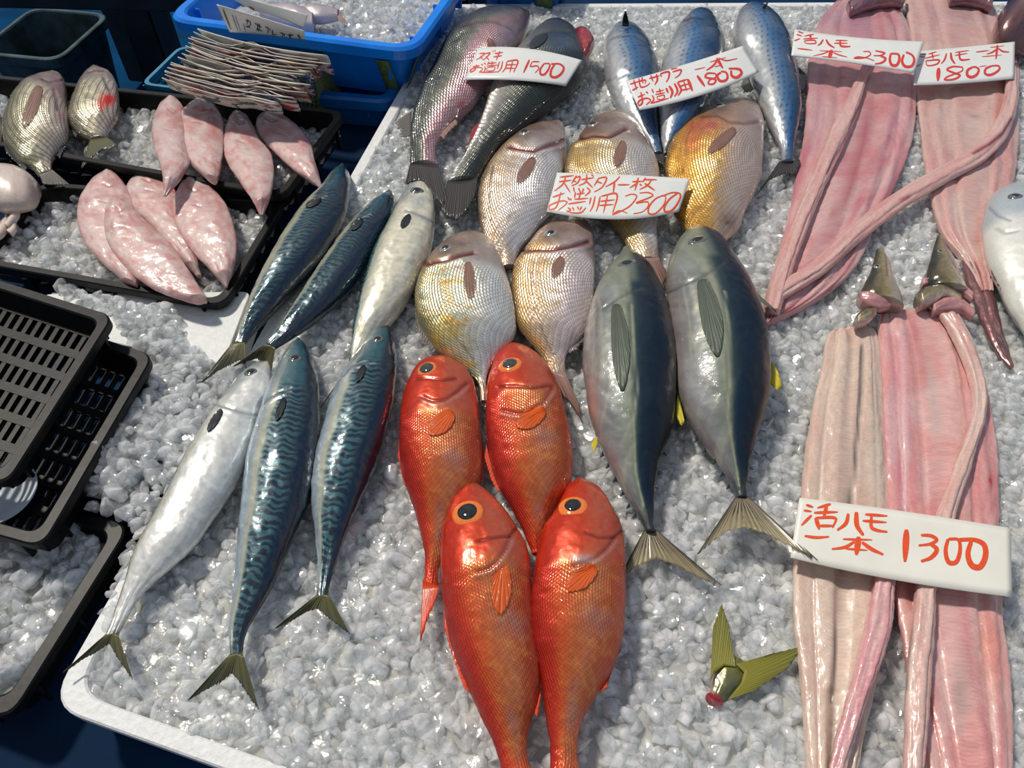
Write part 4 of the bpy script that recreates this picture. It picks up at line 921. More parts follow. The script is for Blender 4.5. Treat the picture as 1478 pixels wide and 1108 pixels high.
# ------------------------------------------------------------------ pike conger, opened flat
pale, pink, deep = (.66, .52, .42), (.64, .32, .28), (.52, .16, .16)
CG = 'opened pike conger fillets'
def fillet(pairs, label, zb, tint, grooves=((.5, .03, .002),), nst=4, th=.007, sp=(), cr_=(), lift=(0, 0), ex=3.2, group=CG, NR=84, NS=240, amp=.0010, zprof=None):
    return loft('conger_fillet', pairs, M['flesh'], label, 'fish fillet', group, bconst=th, ex=ex, zb=zb, tint=tint, relief=r_flesh(nst, amp, grooves, int(pairs[0][0]) % 7), spots=sp, creases=cr_, lift=lift, NR=NR, NS=NS, sink=.9, wob=.0007, zprof=zprof)
F1 = fillet([(1205, 4, 1285, 0), (1180, 36, 1303, 20), (1168, 80, 1318, 62), (1163, 140, 1323, 130), (1159, 200, 1319, 190), (1150, 250, 1307, 232), (1140, 300, 1286, 282), (1127, 350, 1262, 330), (1113, 400, 1240, 378), (1104, 430, 1215, 408), (1103, 455, 1170, 440), (1106, 470, 1120, 463)],
    'rosy opened conger fillet under the upper middle card, end folded', .006, t_flesh((.60, .36, .35), (.56, .22, .23), (.44, .11, .15), 6, .6, 1), grooves=((.35, .02, .0015), (.55, .02, .002), (.78, .02, .0015)), nst=5,
    sp=[(1250, 160, (14, 60), (.48, .12, .14), .4), (1225, 30, (50, 26), (.36, .22, .32), .5), (1180, 150, (20, 60), (.50, .33, .38), .4), (1300, 120, (16, 60), (.55, .30, .38), .4)],
    cr_=[([(1258, 120), (1255, 160), (1245, 210), (1232, 260), (1215, 310), (1200, 350)], 2.2, .001, (.33, .02, .03), .55), ([(1205, 290), (1192, 350), (1175, 390)], 2, .001, (.40, .08, .09), .5)])
F2 = fillet([(1305, 2, 1430, 0), (1312, 40, 1450, 44), (1318, 90, 1468, 90), (1322, 140, 1471, 140), (1328, 190, 1470, 195), (1335, 240, 1466, 245), (1345, 295, 1455, 300), (1360, 340, 1445, 345), (1385, 372, 1435, 380), (1402, 400, 1431, 404), (1410, 425, 1432, 424)],
    'pale pink opened conger fillet under the upper right card', .006, t_flesh((.60, .42, .37), (.60, .33, .30), (.55, .20, .19), 6, .5, 2), grooves=((.4, .02, .0018), (.62, .02, .0015)), nst=5,
    sp=[(1370, 180, (30, 60), (.56, .47, .40), .4), (1455, 240, (12, 50), (.60, .22, .20), .6), (1410, 167, (6, 3), (.08, .08, .08), .6), (1390, 20, (60, 20), (.40, .30, .34), .4)])
F3 = fillet([(1196, 482, 1240, 474), (1190, 492, 1262, 478), (1186, 530, 1272, 525), (1174, 580, 1275, 580), (1163, 645, 1281, 648), (1156, 715, 1284, 720), (1149, 770, 1287, 780), (1145, 820, 1290, 840), (1145, 885, 1284, 890), (1150, 943, 1276, 940), (1156, 1000, 1262, 1000), (1160, 1060, 1250, 1050), (1164, 1110, 1238, 1110), (1166, 1160, 1228, 1160)],
    'pale cream opened conger fillet, lower left, with a dark centre seam', .006, t_flesh(pale, (.62, .44, .36), (.58, .34, .30), 5, .3, 3), grooves=((.50, .025, .0035), (.25, .02, .0015), (.75, .02, .0012)), nst=3,
    cr_=[([(1246, 500), (1243, 580), (1236, 660), (1230, 720), (1216, 790), (1210, 830), (1207, 900), (1204, 960), (1200, 1010)], 3.0, .003, (.09, .08, .075), .95), ([(1201, 1000), (1200, 1110)], 8, .006, (.20, .16, .14), .6)], sp=[(1265, 620, (14, 120), (.40, .37, .32), .5), (1170, 860, (14, 40), (.64, .42, .36), .4)])
F4 = fillet([(1270, 456, 1345, 450), (1266, 470, 1378, 457), (1268, 500, 1402, 490), (1270, 540, 1418, 532), (1272, 590, 1430, 590), (1276, 640, 1437, 640), (1279, 700, 1440, 700), (1281, 760, 1442, 760), (1286, 820, 1444, 830), (1293, 880, 1447, 890), (1302, 925, 1454, 945), (1312, 990, 1458, 1005), (1326, 1050, 1460, 1060), (1338, 1110, 1461, 1110), (1340, 1160, 1462, 1160)],
    'deep pink opened conger fillet in front at the lower right', .008, t_flesh((.66, .40, .37), (.64, .28, .26), (.54, .14, .17), 6, .65, 4), grooves=((.40, .015, .0014), (.18, .02, .0012), (.68, .02, .0016)), nst=4,
    cr_=[([(1337, 476), (1343, 540), (1349, 600), (1352, 670), (1356, 750), (1375, 860), (1384, 950), (1386, 1060)], 3, .0012, (.50, .42, .38), .6), ([(1302, 470), (1306, 560), (1308, 650), (1304, 730)], 6, -.0008, (.66, .46, .50), .5)],
    sp=[(1430, 692, (5, 12), (.45, .01, .02), .9), (1290, 600, (14, 120), (.55, .28, .36), .4), (1430, 940, (16, 60), (.68, .26, .17), .5), (1388, 990, (12, 60), (.30, .22, .20), .5), (1404, 580, (8, 70), (.52, .20, .28), .5)])
SGR = 'long strips of conger backbone'
def strip(pairs, label, zb, tint=None, th=.0065, lift=(0, 0), cr_=(), zprof=None):
    return loft('backbone_strip', pairs, M['flesh'], label, 'fish fillet', SGR, bconst=th, ex=2.3, zb=zb, tint=tint or t_flesh((.64, .42, .38), (.62, .33, .30), (.54, .20, .20), 3, .4, 5), relief=r_flesh(2, .0006, ((.78, .06, .0009),), 2), lift=lift, creases=cr_, NR=36, NS=240, sink=1.0, zprof=zprof)
strip([(1243, 96, 1262, 98), (1230, 125, 1250, 128), (1212, 160, 1238, 168), (1196, 196, 1222, 204), (1180, 232, 1205, 240), (1164, 270, 1188, 276), (1150, 305, 1174, 310), (1136, 340, 1160, 346), (1122, 380, 1146, 384), (1110, 415, 1136, 420), (1104, 450, 1126, 452)],
    'backbone strip slanting along the rosy fillet under the upper middle card', .018, cr_=[([(1256, 110), (1243, 150), (1226, 190), (1208, 225), (1194, 250)], 2.2, .001, (.22, .01, .02), .8)])
strip([(1452, 98, 1470, 102), (1450, 135, 1470, 138), (1440, 168, 1464, 172), (1424, 196, 1448, 206), (1396, 219, 1416, 236), (1362, 238, 1376, 258), (1325, 258, 1338, 280), (1290, 280, 1304, 301), (1256, 304, 1270, 326), (1226, 328, 1240, 350), (1196, 356, 1212, 376), (1168, 382, 1186, 398), (1140, 400, 1150, 420), (1116, 418, 1124, 436)],
    'long backbone strip crossing from the right fillet over to the left one', .018, cr_=[([(1460, 172), (1448, 192), (1428, 208), (1406, 220)], 3, .001, (.16, .005, .01), .95), ([(1300, 288), (1312, 284)], 3, .0, (.40, .03, .04), .6)], zprof=([0, .2, .35, .55, .7, 1], [.002, .002, 0, .0, .0, .0]))
strip([(1355, 456, 1384, 458), (1368, 474, 1398, 484), (1384, 505, 1408, 508), (1396, 540, 1418, 540), (1402, 572, 1425, 576), (1400, 605, 1421, 610), (1390, 640, 1411, 642), (1377, 672, 1400, 678), (1364, 706, 1388, 712), (1350, 745, 1376, 752), (1335, 800, 1364, 808), (1322, 845, 1352, 852), (1316, 895, 1350, 900), (1312, 935, 1347, 940), (1308, 980, 1343, 985), (1306, 1040, 1339, 1040), (1304, 1110, 1333, 1110), (1302, 1160, 1330, 1160)],
    'backbone strip curving down over the deep pink fillet', .021, tint=t_flesh((.64, .46, .40), (.62, .36, .32), (.56, .28, .27), 3, .4, 6), th=.0075)
strip([(1272, 790, 1296, 795), (1262, 836, 1291, 842), (1249, 900, 1288, 902), (1238, 940, 1276, 948), (1229, 976, 1263, 984), (1219, 1012, 1250, 1018), (1212, 1044, 1240, 1050), (1204, 1076, 1229, 1084), (1198, 1105, 1221, 1112), (1190, 1150, 1212, 1156)],
    'backbone strip coming from under the front card over the cream fillet', .019, tint=t_flesh((.66, .44, .42), (.64, .30, .32), (.55, .18, .22), 3, .5, 7), th=.0075)
HG = 'conger heads above the front fillets'
def t_eel(q):
    n = fbm(q['s']/.01, q['t']/.006, 4); v = q['v']
    c = ramp(v+(n-.5)*.3, [(0, (.03, .03, .02)), (.22, (.08, .07, .035)), (.45, (.26, .20, .09)), (.62, (.42, .33, .19)), (.8, (.52, .42, .34)), (1, (.55, .42, .36))])
    return c, np.ones_like(v)*.2
def head(pairs, label, eye_, jaw, collar, zb):
    o = loft('conger_eel', pairs, M['eel_head'], label, 'fish head', HG, kb=.62, zb=zb, roll=.0, tint=t_eel, creases=[(jaw, 1.8, .0016, (.30, .10, .09), .8)], NS=140, NR=48, lift=(.006, 0))
    eye(o, *eye_, M['iris_silver'], M['pupil'], pr=.6)
    for k, (bp2, cm) in enumerate(collar):
        c = loft('cut_collar', bp2, M[cm], kb=.9, zb=zb+.006-.002*k, bmin=.006, NS=40, NR=24, wob=.003, clear=False, tint=(lambda q: (np.ones(q['u'].shape+(3,))*np.array((.50, .24, .24)), q['u']*0)) if cm == 'flesh' else t_eel)
        c.parent = o; c.location = Vector(c.location)-Vector(o.location)
        if cm == 'eel_head': c['label'] = 'olive skin ring behind the cut'
        else: c['label'] = 'raw pink cut collar'
    return o
H1 = head([(1264, 360, 1277, 362), (1261, 372, 1282, 374), (1255, 395, 1287, 392), (1247, 412, 1294, 410), (1241, 426, 1300, 428), (1244, 434, 1304, 446)], 'left conger head with narrow snout pointing away, beside the pale fillet', (1266, 384, 5), [(1278, 362), (1281, 380), (1283, 396)],
    [([(1238, 424, 1242, 440), (1252, 424, 1254, 445), (1268, 430, 1270, 448), (1282, 436, 1284, 446)], 'flesh'), ([(1234, 456, 1236, 472), (1246, 448, 1250, 468), (1262, 446, 1264, 456)], 'eel_head')], .018)
H2 = head([(1352, 341, 1362, 341), (1346, 358, 1368, 360), (1341, 378, 1377, 376), (1336, 398, 1385, 396), (1334, 408, 1390, 410), (1340, 416, 1396, 424)], 'right conger head lying beside the dark skinned tail piece', (1357, 362, 4), [(1362, 345), (1368, 362), (1378, 380), (1386, 396)],
    [([(1330, 404, 1331, 415), (1350, 400, 1352, 412), (1370, 404, 1374, 416), (1390, 416, 1392, 428), (1401, 424, 1402, 436)], 'flesh'), ([(1321, 424, 1328, 446), (1340, 416, 1345, 440), (1362, 416, 1366, 430), (1384, 428, 1386, 440)], 'eel_head'), ([(1342, 440, 1346, 456), (1362, 432, 1366, 450), (1384, 436, 1388, 452), (1402, 448, 1403, 462)], 'flesh')], .018)
tp = loft('conger_tail', [(1383, 362, 1404, 366), (1390, 392, 1424, 400), (1400, 420, 1434, 424), (1412, 455, 1442, 458), (1426, 488, 1451, 488), (1441, 512, 1458, 510), (1459, 533, 1463, 530)], M['eel_head'], 'dark red brown conger tail piece pointing at the lower right', 'fish piece', None, kb=.5, zb=.006,
    tint=lambda q: (mixc(mixc((.13, .07, .07), (.22, .08, .09), fbm(q['s']/.02, q['t']/.01, 3)), (.40, .18, .18), (1-sst(.1, .4, q['u']))*sst(.4, .7, q['v'])), q['u']*0), creases=[([(1392, 372), (1408, 396), (1424, 430), (1430, 460)], 2.5, .0016, (.35, .12, .12), .5)], NS=120, NR=40)
for k, (pp, lb) in enumerate((([(1222, 6, 1228, 22), (1240, -8, 1246, 14), (1262, -16, 1266, 8), (1285, -14, 1288, 6), (1305, -6, 1304, 8)], 'purple grey conger head curled over the back tray edge, left'), ([(1368, -12, 1372, 6), (1388, -20, 1394, 4), (1410, -16, 1418, 8), (1428, -4, 1430, 14)], 'purple conger head over the back tray edge, right'))):
    loft('conger_eel', pp, M['eel_head'], lb, 'fish head', 'conger heads at the back edge', kb=.5, zb=.014, NS=80, NR=32, wob=.004, tint=lambda q: (mixc((.20, .10, .13), (.36, .16, .19), fbm(q['s']/.015, q['t']/.01, 3)), q['u']*0))
loft('squid', [(1452, 6, 1452, 10), (1480, 0, 1438, 28), (1505, 10, 1434, 48), (1515, 34, 1442, 62), (1510, 60, 1462, 72), (1500, 80, 1484, 80)], M['eel_head'], 'brown purple rounded fish body at the upper right corner', 'fish', None, kb=.5, zb=.006, NS=90, NR=40, tint=lambda q: (mixc((.10, .045, .05), (.20, .09, .09), fbm(q['s']/.015, q['t']/.01, 3)), q['u']*0)).name = 'rounded_fish'

# ------------------------------------------------------------------ cut tail fin lying on the ice
ct = loft('cut_tail', [(1022, 1006, 1040, 1016), (1024, 995, 1049, 1013), (1028, 975, 1068, 998), (1036, 955, 1078, 975), (1050, 945, 1076, 955)], M['eel_head'], 'cut off olive green forked tail lying alone on the ice', 'fish piece', None, kb=.38, zb=.003, NS=70, NR=36,
    tint=lambda q: (mixc(ramp(q['x2'], [(0, (.45, .38, .33)), (.4, (.16, .16, .06)), (1, (.015, .03, .04))]), (.20, .19, .04), sst(.4, .8, q['u'])), q['u']*0))
fin(ct, 'upper_lobe', [(1025, 985), (1030, 972), (1045, 960), (1062, 962)], [(1029, 905), (1042, 868), (1052, 900), (1059, 945)], M['tail_green'], n=50, m=14, rag=.04, z=ZI+.014)
fin(ct, 'lower_lobe', [(1062, 958), (1074, 970), (1070, 985), (1050, 1010)], [(1112, 944), (1163, 931), (1140, 962), (1090, 996)], M['tail_green'], n=50, m=14, rag=.04, z=ZI+.014)
g = FISH_G[ct.name]; p = at(1031, 1010, ZI+.011); dome('cut_face', Vector(p), Vector((-.5, -.8, .35)), .0075, .003, M['gum'], ct)

# ------------------------------------------------------------------ soles in the two black trays
def sole(pairs, label, group, zb, lift=(0, 0)):
    P = np.array(pairs, float)
    hx, hy = P[1, :2]*.5+P[1, 2:]*.5; h2x, h2y = P[2, :2]*.5+P[2, 2:]*.5
    return loft('sole', pairs, M['sole'], label, 'fish', group, bconst=.0085, ex=1.9, zb=zb, tint=t_sole, NS=150, NR=56, lift=lift, sink=.9,
        creases=[([(hx-6, hy+3), (hx+2, hy+8), (hx+10, hy+6)], 1.6, .0008, (.42, .18, .17), .8), ([(h2x-8, h2y+2), (h2x+4, h2y+5)], 1.4, .0006, (.45, .22, .2), .6)])
ZU, ZL = -.008, -.016
UG, LG = 'pink soles in the back black tray', 'pink soles in the front black tray'
sole([(244, 142, 254, 142), (230, 152, 266, 156), (219, 183, 271, 184), (222, 212, 270, 212), (231, 238, 273, 236), (235, 262, 258, 260), (237, 283, 240, 283)], 'slender pink sole, leftmost in the back black tray', UG, ZU+.020, lift=(0, .026))
sole([(284, 145, 299, 144), (267, 156, 310, 150), (254, 174, 322, 172), (257, 203, 323, 204), (271, 231, 320, 236), (292, 252, 315, 258), (308, 266, 311, 266)], 'wide pink sole second from the left in the back black tray', UG, ZU+.022, lift=(0, .012))
sole([(337, 163, 347, 162), (330, 173, 359, 170), (323, 202, 373, 198), (326, 231, 391, 221), (346, 262, 395, 246), (364, 290, 392, 278), (376, 310, 379, 310)], 'long pink sole pointing over the divider between the black trays', UG, ZU+.020, lift=(0, .022))
sole([(384, 163, 392, 164), (370, 172, 408, 167), (374, 194, 432, 184), (398, 222, 448, 206), (426, 247, 455, 232), (449, 263, 461, 255), (464, 273, 466, 272)], 'pink sole slanting to the right corner of the back black tray', UG, ZU+.016, lift=(0, .012))
sole([(152, 249, 165, 249), (132, 260, 178, 262), (114, 290, 190, 285), (112, 322, 198, 320), (122, 350, 204, 350), (146, 378, 204, 385), (178, 406, 198, 412)], 'reddish pink sole, leftmost in the front black tray', LG, ZL+.016)
sole([(206, 249, 216, 248), (194, 255, 232, 253), (182, 270, 252, 272), (188, 295, 262, 300), (212, 322, 270, 332), (240, 352, 282, 362), (284, 400, 291, 398)], 'slim pink sole half covered between its neighbours in the front tray', LG, ZL+.014)
sole([(164, 289, 174, 288), (154, 298, 186, 294), (151, 328, 212, 320), (158, 356, 240, 346), (185, 390, 264, 376), (222, 417, 284, 408), (262, 432, 297, 427), (297, 437, 300, 434)], 'largest pink sole lying across the front of the front black tray', LG, ZL+.024)
sole([(267, 262, 281, 260), (257, 271, 299, 265), (250, 298, 322, 288), (257, 331, 336, 316), (279, 364, 342, 352), (300, 386, 340, 376), (325, 414, 328, 415)], 'oval pink sole at the right side of the front black tray', LG, ZL+.022)

# ------------------------------------------------------------------ black sea bream in the back tray
KG = 'striped black sea bream at the left'
K1 = loft('black_sea_bream', [(70, 106, 88, 108), (55, 112, 94, 118), (29, 129, 97, 150), (10, 163, 99, 180), (5, 198, 96, 202), (24, 236, 82, 222), (44, 244, 75, 235), (57, 256, 76, 248)], M['black_bream'], 'larger striped black sea bream with dark fin on its flank', 'fish', KG, kb=.5, zb=.004, tint=t_black, roll=-.02,
    creases=[([(60, 113), (72, 118), (90, 116)], 1.8, .0015, (.06, .03, .03), .8), ([(79, 130), (82, 145), (84, 158)], 3, .002, (.05, .04, .04), .8)], spots=[(80, 130, (12, 20), (.50, .28, .28), .6), (90, 170, (8, 10), (.45, .12, .10), .5)])
petal(K1, 'pectoral_fin', [(52, 128), (62, 126)], [(32, 188), (34, 190)], M['fin_pink2'], 20)
fin(K1, 'tail_fin', [(57, 252), (76, 245)], [(62, 266), (78, 268), (103, 268)], M['fin_grey'], n=40, m=7, rag=.12)
fin(K1, 'anal_fin', [(98, 190), (84, 222)], [(97, 205), (86, 232)], M['fin_dark'], n=30, m=5, rag=.3)
fin(K1, 'dorsal_fin', [(6, 205), (40, 242)], [(8, 222), (34, 250)], M['fin_dark'], n=30, m=5, rag=.4)
K2 = loft('black_sea_bream', [(130, 98, 146, 99), (123, 106, 160, 106), (110, 128, 169, 122), (101, 152, 172, 145), (98, 174, 169, 170), (111, 194, 157, 189), (130, 204, 155, 200)], M['black_bream'], 'smaller striped black sea bream with a bright blood stain', 'fish', KG, kb=.5, zb=.006, tint=t_black, roll=-.02,
    creases=[([(126, 104), (138, 101), (150, 102)], 1.6, .0013, (.06, .03, .03), .8), ([(150, 112), (153, 122), (158, 130)], 2.4, .0016, (.05, .05, .05), .8)], spots=[(156, 144, (12, 9), (.75, .0, .0), 1.2), (146, 152, (7, 8), (.62, .01, .01), .9)])
fin(K2, 'tail_fin', [(130, 201), (155, 198)], [(115, 247), (130, 232), (146, 217), (160, 216), (172, 210)], M['tail_olive'], n=40, m=8, rag=.12)
fin(K2, 'dorsal_fin', [(98, 172), (112, 194)], [(99, 184), (108, 200)], M['fin_dark'], n=20, m=5, rag=.4)
K3 = loft('black_sea_bream', [(-30, 140, -14, 142), (-50, 160, -4, 162), (-60, 190, 2, 190), (-50, 220, -4, 215)], M['black_bream'], 'black sea bream cut off by the left edge', 'fish', KG, kb=.5, zb=.0, tint=t_black, NS=60)

# squid at the left edge
def t_squid(q): return mixc((.74, .66, .60), (.66, .50, .42), fbm(q['s']/.02, q['t']/.02, 3)), q['u']*0
sq = loft('squid', [(-30, 250, -30, 300), (-8, 244, -10, 300), (15, 243, 8, 302), (32, 247, 30, 301), (48, 256, 48, 295), (57, 266, 57, 280)], M['sole'], 'white squid with curled arms at the left edge', 'squid', None, kb=.5, zb=.0, tint=t_squid, NS=80, NR=36)
for k, pp in enumerate(([(22, 288, 26, 302), (30, 306, 18, 308), (22, 320, 12, 316), (14, 330, 6, 324)], [(6, 296, 12, 306), (14, 320, 4, 318), (6, 338, -4, 332), (0, 344, -8, 338)], [(16, 292, 20, 304), (22, 314, 12, 314), (24, 330, 14, 328), (18, 340, 10, 334)], [(-8, 300, 2, 306), (2, 320, -10, 318), (-6, 336, -14, 330)])):
    a = loft('arm', pp, M['sole'], kb=.8, zb=.004-.001*k, tint=t_squid, NS=40, NR=16, clear=False); a.parent = sq; a.location = Vector(a.location)-Vector(sq.location)

# ------------------------------------------------------------------ trays at the left
UT = ccw(W([(173, 127), (500, 160), (408, 284), (-70, 196)], ZI+.022))
UT = np.array([list(at(-80, 100, ZI+.022)[:2]), list(at(500, 160, ZI+.022)[:2]), list(at(408, 284, ZI+.022)[:2]), list(at(-80, 196, ZI+.022)[:2])]); UT = ccw(UT)
ut = tray('ice_tray', UT, ZI+.022, .048, M['black'], ribs=.06); tag(ut, 'back black tray of ice with four soles and two striped breams', 'tray', 'black trays of ice')
LT = ccw(np.array([list(at(*p, ZI+.004)[:2]) for p in ((60, 262), (414, 286), (322, 442), (-60, 374))]))
lt_ = tray('ice_tray', LT, ZI+.004, .042, M['black'], ribs=.06); tag(lt_, 'front black tray of ice with four soles in it', 'tray', 'black trays of ice')
T3q = ccw(np.array([list(at(*p, ZI-.012)[:2]) for p in ((212, 560), (268, 578), (196, 752), (104, 728))]))
t3 = tray('ice_tray', T3q, ZI-.012, .040, M['black'], ribs=.06, rc=.018); tag(t3, 'small black tray heaped with ice between lattice tray and silver mackerel', 'tray', 'black trays of ice')
T4q = ccw(np.array([list(at(*p, ZI-.010)[:2]) for p in ((-140, 660), (188, 757), (12, 1040), (-330, 900))]))
t4 = tray('ice_tray', T4q, ZI-.010, .045, M['black'], ribs=.06, rc=.018, wall=.007); tag(t4, 'black tray of loose ice at the lower left corner', 'tray', 'black trays of ice')

def lattice_tray(quad, zt, dep, label, bars=True):
    t = tray('lattice_tray', quad, zt, dep, M['black'], ribs=.05, rc=.016, wall=.006, open_floor=True, taper=.004); tag(t, label, 'tray', 'empty black lattice trays')
    q = q_off(quad, .015); c = np.array(quad).mean(0)
    a, b, cc, d = q
    def P(s, r): return (a*(1-s)+b*s)*(1-r)+(d*(1-s)+cc*s)*r
    l1 = np.linalg.norm(b-a); l2 = np.linalg.norm(d-a)
    n1 = int(l1/.0105); n2 = max(int(l2/.034), 2)
    V = []; Fc = []
    def bar(p0, p1, w_, z0, z1):
        e = (p1-p0)/np.linalg.norm(p1-p0); nn = np.array([-e[1], e[0]])*w_/2; k = len(V)
        for z in (z0, z1):
            for p in (p0-nn, p1-nn, p1+nn, p0+nn): V.append([p[0], p[1], z])
        Fc.extend([(k, k+3, k+2, k+1), (k+4, k+5, k+6, k+7), (k, k+1, k+5, k+4), (k+1, k+2, k+6, k+5), (k+2, k+3, k+7, k+6), (k+3, k, k+4, k+7)])
    z0 = zt-dep+.001
    for i in range(n1+1): bar(P(i/n1, 0), P(i/n1, 1), .0052, z0, z0+.0032)
    for j in range(n2+1): bar(P(0, j/n2), P(1, j/n2), .010, z0-.0002, z0+.0038)
    o = mesh_np('lattice_floor', V, Fc, M['black'], t, False, origin=[c[0], c[1], z0])
    return t
K = lambda pts, z: ccw(np.array([list(at(*p, z)[:2]) for p in pts]))
# stack of two empty lattice trays over a solid one
st2 = lattice_tray(K([(-100, 404), (222, 512), (60, 790), (-300, 690)], ZI+.030), ZI+.030, .036, 'lower of the two stacked empty black lattice trays')
st1 = lattice_tray(K([(-100, 372), (164, 455), (8, 700), (-260, 610)], ZI+.062), ZI+.062, .031, 'top one of the stacked empty black lattice trays at the left edge')
# a white plate edge resting in the lower tray
ang = np.linspace(0, 2*math.pi, 49)[:-1]; pc = at(-8, 708, ZI+.012)
rings = [np.stack([pc[0]+r*np.cos(ang), pc[1]+r*np.sin(ang), np.full(48, ZI+z)], -1) for r, z in ((.018, -.003), (.036, .006), (.037, .0075), (.036, .008), (.018, -.001))]
pl_m = plastic('white_glazed_plate', (.62, .68, .72), rough=.12, noise=.04)
pl = ring_loft('plate', rings, pl_m, origin=[pc[0], pc[1], ZI-.003], smooth=True); tag(pl, 'round white plate peeking out at the left edge under the lattice tray', 'plate')

# ------------------------------------------------------------------ blue crates and baskets behind
def crate(name, quad, zt, dep, mat, label, lip=.012, wall=.006, rc=.045, group='blue plastic crates', taper=.03, tapes=()):
    R = lambda d, r: q_round(q_off(quad, d), r, 8)
    z3 = lambda q, z: np.hstack([q, np.full((len(q), 1), z)])
    rings = [z3(R(lip+taper, rc*.7), zt-dep), z3(R(lip+.002, rc-lip), zt-.022), z3(R(lip, rc-lip), zt-.020), z3(R(0, rc), zt-.019), z3(R(-.001, rc), zt-.004), z3(R(.003, rc), zt), z3(R(lip+wall-.003, rc-lip), zt), z3(R(lip+wall, rc-lip), zt-.003), z3(R(lip+wall+taper*.9, rc*.6), zt-dep+.006)]
    c = np.array(quad).mean(0)
    o = ring_loft(name, rings, mat, origin=[c[0], c[1], zt-dep]); tag(o, label, 'crate', group)
    q = np.asarray(quad)
    for i in range(4):
        a, b = q[i], q[(i+1) % 4]; ln = np.linalg.norm(b-a); e = (b-a)/ln; nn = np.array([-e[1], e[0]]); angz = math.atan2(e[1], e[0])
        k = int(ln/.09)
        for j in range(k):
            p = a+e*ln*(j+.5)/k+nn*(lip+taper*.35)
            rb = box('rib', (p[0], p[1], zt-dep*.62), (.004, .012, dep*.55), mat, o, rz=angz, bev=.001)
    for (side, f, w_) in tapes:
        a, b = q[side], q[(side+1) % 4]; ln = np.linalg.norm(b-a); e = (b-a)/ln; nn = np.array([-e[1], e[0]])
        p = a+e*ln*f
        G = np.zeros((8, 3, 3))
        for r in range(8):
            t = r/7
            base = p+nn*(lip-.003+taper*t)
            for s_ in range(3):
                pp = base+e*(s_-1)*w_/2; G[r, s_] = [pp[0], pp[1], zt-.026-(dep-.032)*t]
        tp_ = sheet('tape', G, M['tape'], o, th=.0008)
    return o
c1 = K([(236, 18), (592, 70), (730, -75), (380, -110)], ZI+.08)
# square up the crate from its front edge
def rect_from(p0, p1, depth):
    p0, p1 = np.array(p0), np.array(p1); e = (p1-p0)/np.linalg.norm(p1-p0); nn = np.array([-e[1], e[0]])
    return np.array([p0, p1, p1+nn*depth, p0+nn*depth])
f0, f1 = at(236, 26, ZI+.085)[:2], at(598, 74, ZI+.085)[:2]
c1 = rect_from(f0, f1, .34)
cr1 = crate('blue_crate', c1, ZI+.085, .10, M['blue'], 'bright blue crate full of ice and small silver fish', tapes=((0, .86, .022), (1, .12, .02)))
c2a, c2b = at(150, 110, ZI-.005)[:2], at(566, 150, ZI-.005)[:2]
c2 = rect_from(c2a+np.array([.12, -.03]), c2b, .40)
cr2 = crate('blue_crate', c2, ZI+.000-.001, .062, M['blue_dk'], 'darker blue crate under the crate of silver fish', rc=.03, taper=.012)
e_ = (c1[2]-c1[1])/np.linalg.norm(c1[2]-c1[1]); side = (c1[1]-c1[0])/np.linalg.norm(c1[1]-c1[0])
c3 = rect_from(c1[2]+side*(-.02)+e_*.01, c1[2]+side*.16+e_*.01+np.array([0, 0]), .28)
cr3 = crate('blue_crate', c3, ZI+.06, .12, M['blue_dk'], 'blue crate with green tape behind the sea bass heads', rc=.03, tapes=((0, .75, .03), (1, .2, .03)))

def in_tray(q, off): return q_off(q, off)
zc1 = ZI+.085
ICEB = []
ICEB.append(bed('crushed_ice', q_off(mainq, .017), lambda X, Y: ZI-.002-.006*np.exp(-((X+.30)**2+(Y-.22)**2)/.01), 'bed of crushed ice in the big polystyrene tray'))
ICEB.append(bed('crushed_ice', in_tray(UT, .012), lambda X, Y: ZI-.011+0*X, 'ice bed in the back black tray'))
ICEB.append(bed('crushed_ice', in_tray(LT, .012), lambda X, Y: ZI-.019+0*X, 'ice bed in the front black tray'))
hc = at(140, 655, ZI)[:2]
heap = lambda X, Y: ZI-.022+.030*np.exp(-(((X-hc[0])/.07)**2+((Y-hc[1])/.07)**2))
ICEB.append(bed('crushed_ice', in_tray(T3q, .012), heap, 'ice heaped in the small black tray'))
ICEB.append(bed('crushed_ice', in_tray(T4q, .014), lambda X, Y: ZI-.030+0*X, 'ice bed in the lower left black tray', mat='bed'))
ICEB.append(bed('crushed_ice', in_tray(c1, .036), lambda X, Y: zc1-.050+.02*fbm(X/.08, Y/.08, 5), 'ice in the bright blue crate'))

# silver fish in the blue crate
def t_sil(q): return mixc(ramp(q['v'], [(0, (.20, .22, .27)), (.4, (.42, .40, .44)), (1, (.60, .55, .56))]), (.50, .36, .38), fbm(q['s']/.02, q['t']/.01, 3)*.5), q['u']*0+.4
SFG = 'silver fish on ice in the blue crate'
f1_ = loft('silver_fish', [(372, 14, 376, 22), (395, 12, 400, 32), (425, 14, 428, 40), (455, 22, 452, 42)], M['amber'], 'silver fish in the blue crate, partly behind the leaflets', 'fish', SFG, kb=.6, zb=.055, NS=90, NR=32, tint=t_sil)
f2_ = loft('silver_fish', [(432, 18, 434, 22), (440, 13, 442, 28), (458, 12, 462, 30), (478, 14, 480, 28), (488, 16, 488, 27)], M['amber'], 'silver fish in the blue crate with its forked tail pointing right', 'fish', SFG, kb=.6, zb=.062, NS=90, NR=32, tint=t_sil)
fin(f2_, 'tail_fin', [(487, 16), (487, 27)], [(489, 10), (492, 20), (502, 34)], M['fin_pink'], n=24, m=6, rag=.1, z=ZI+.075)

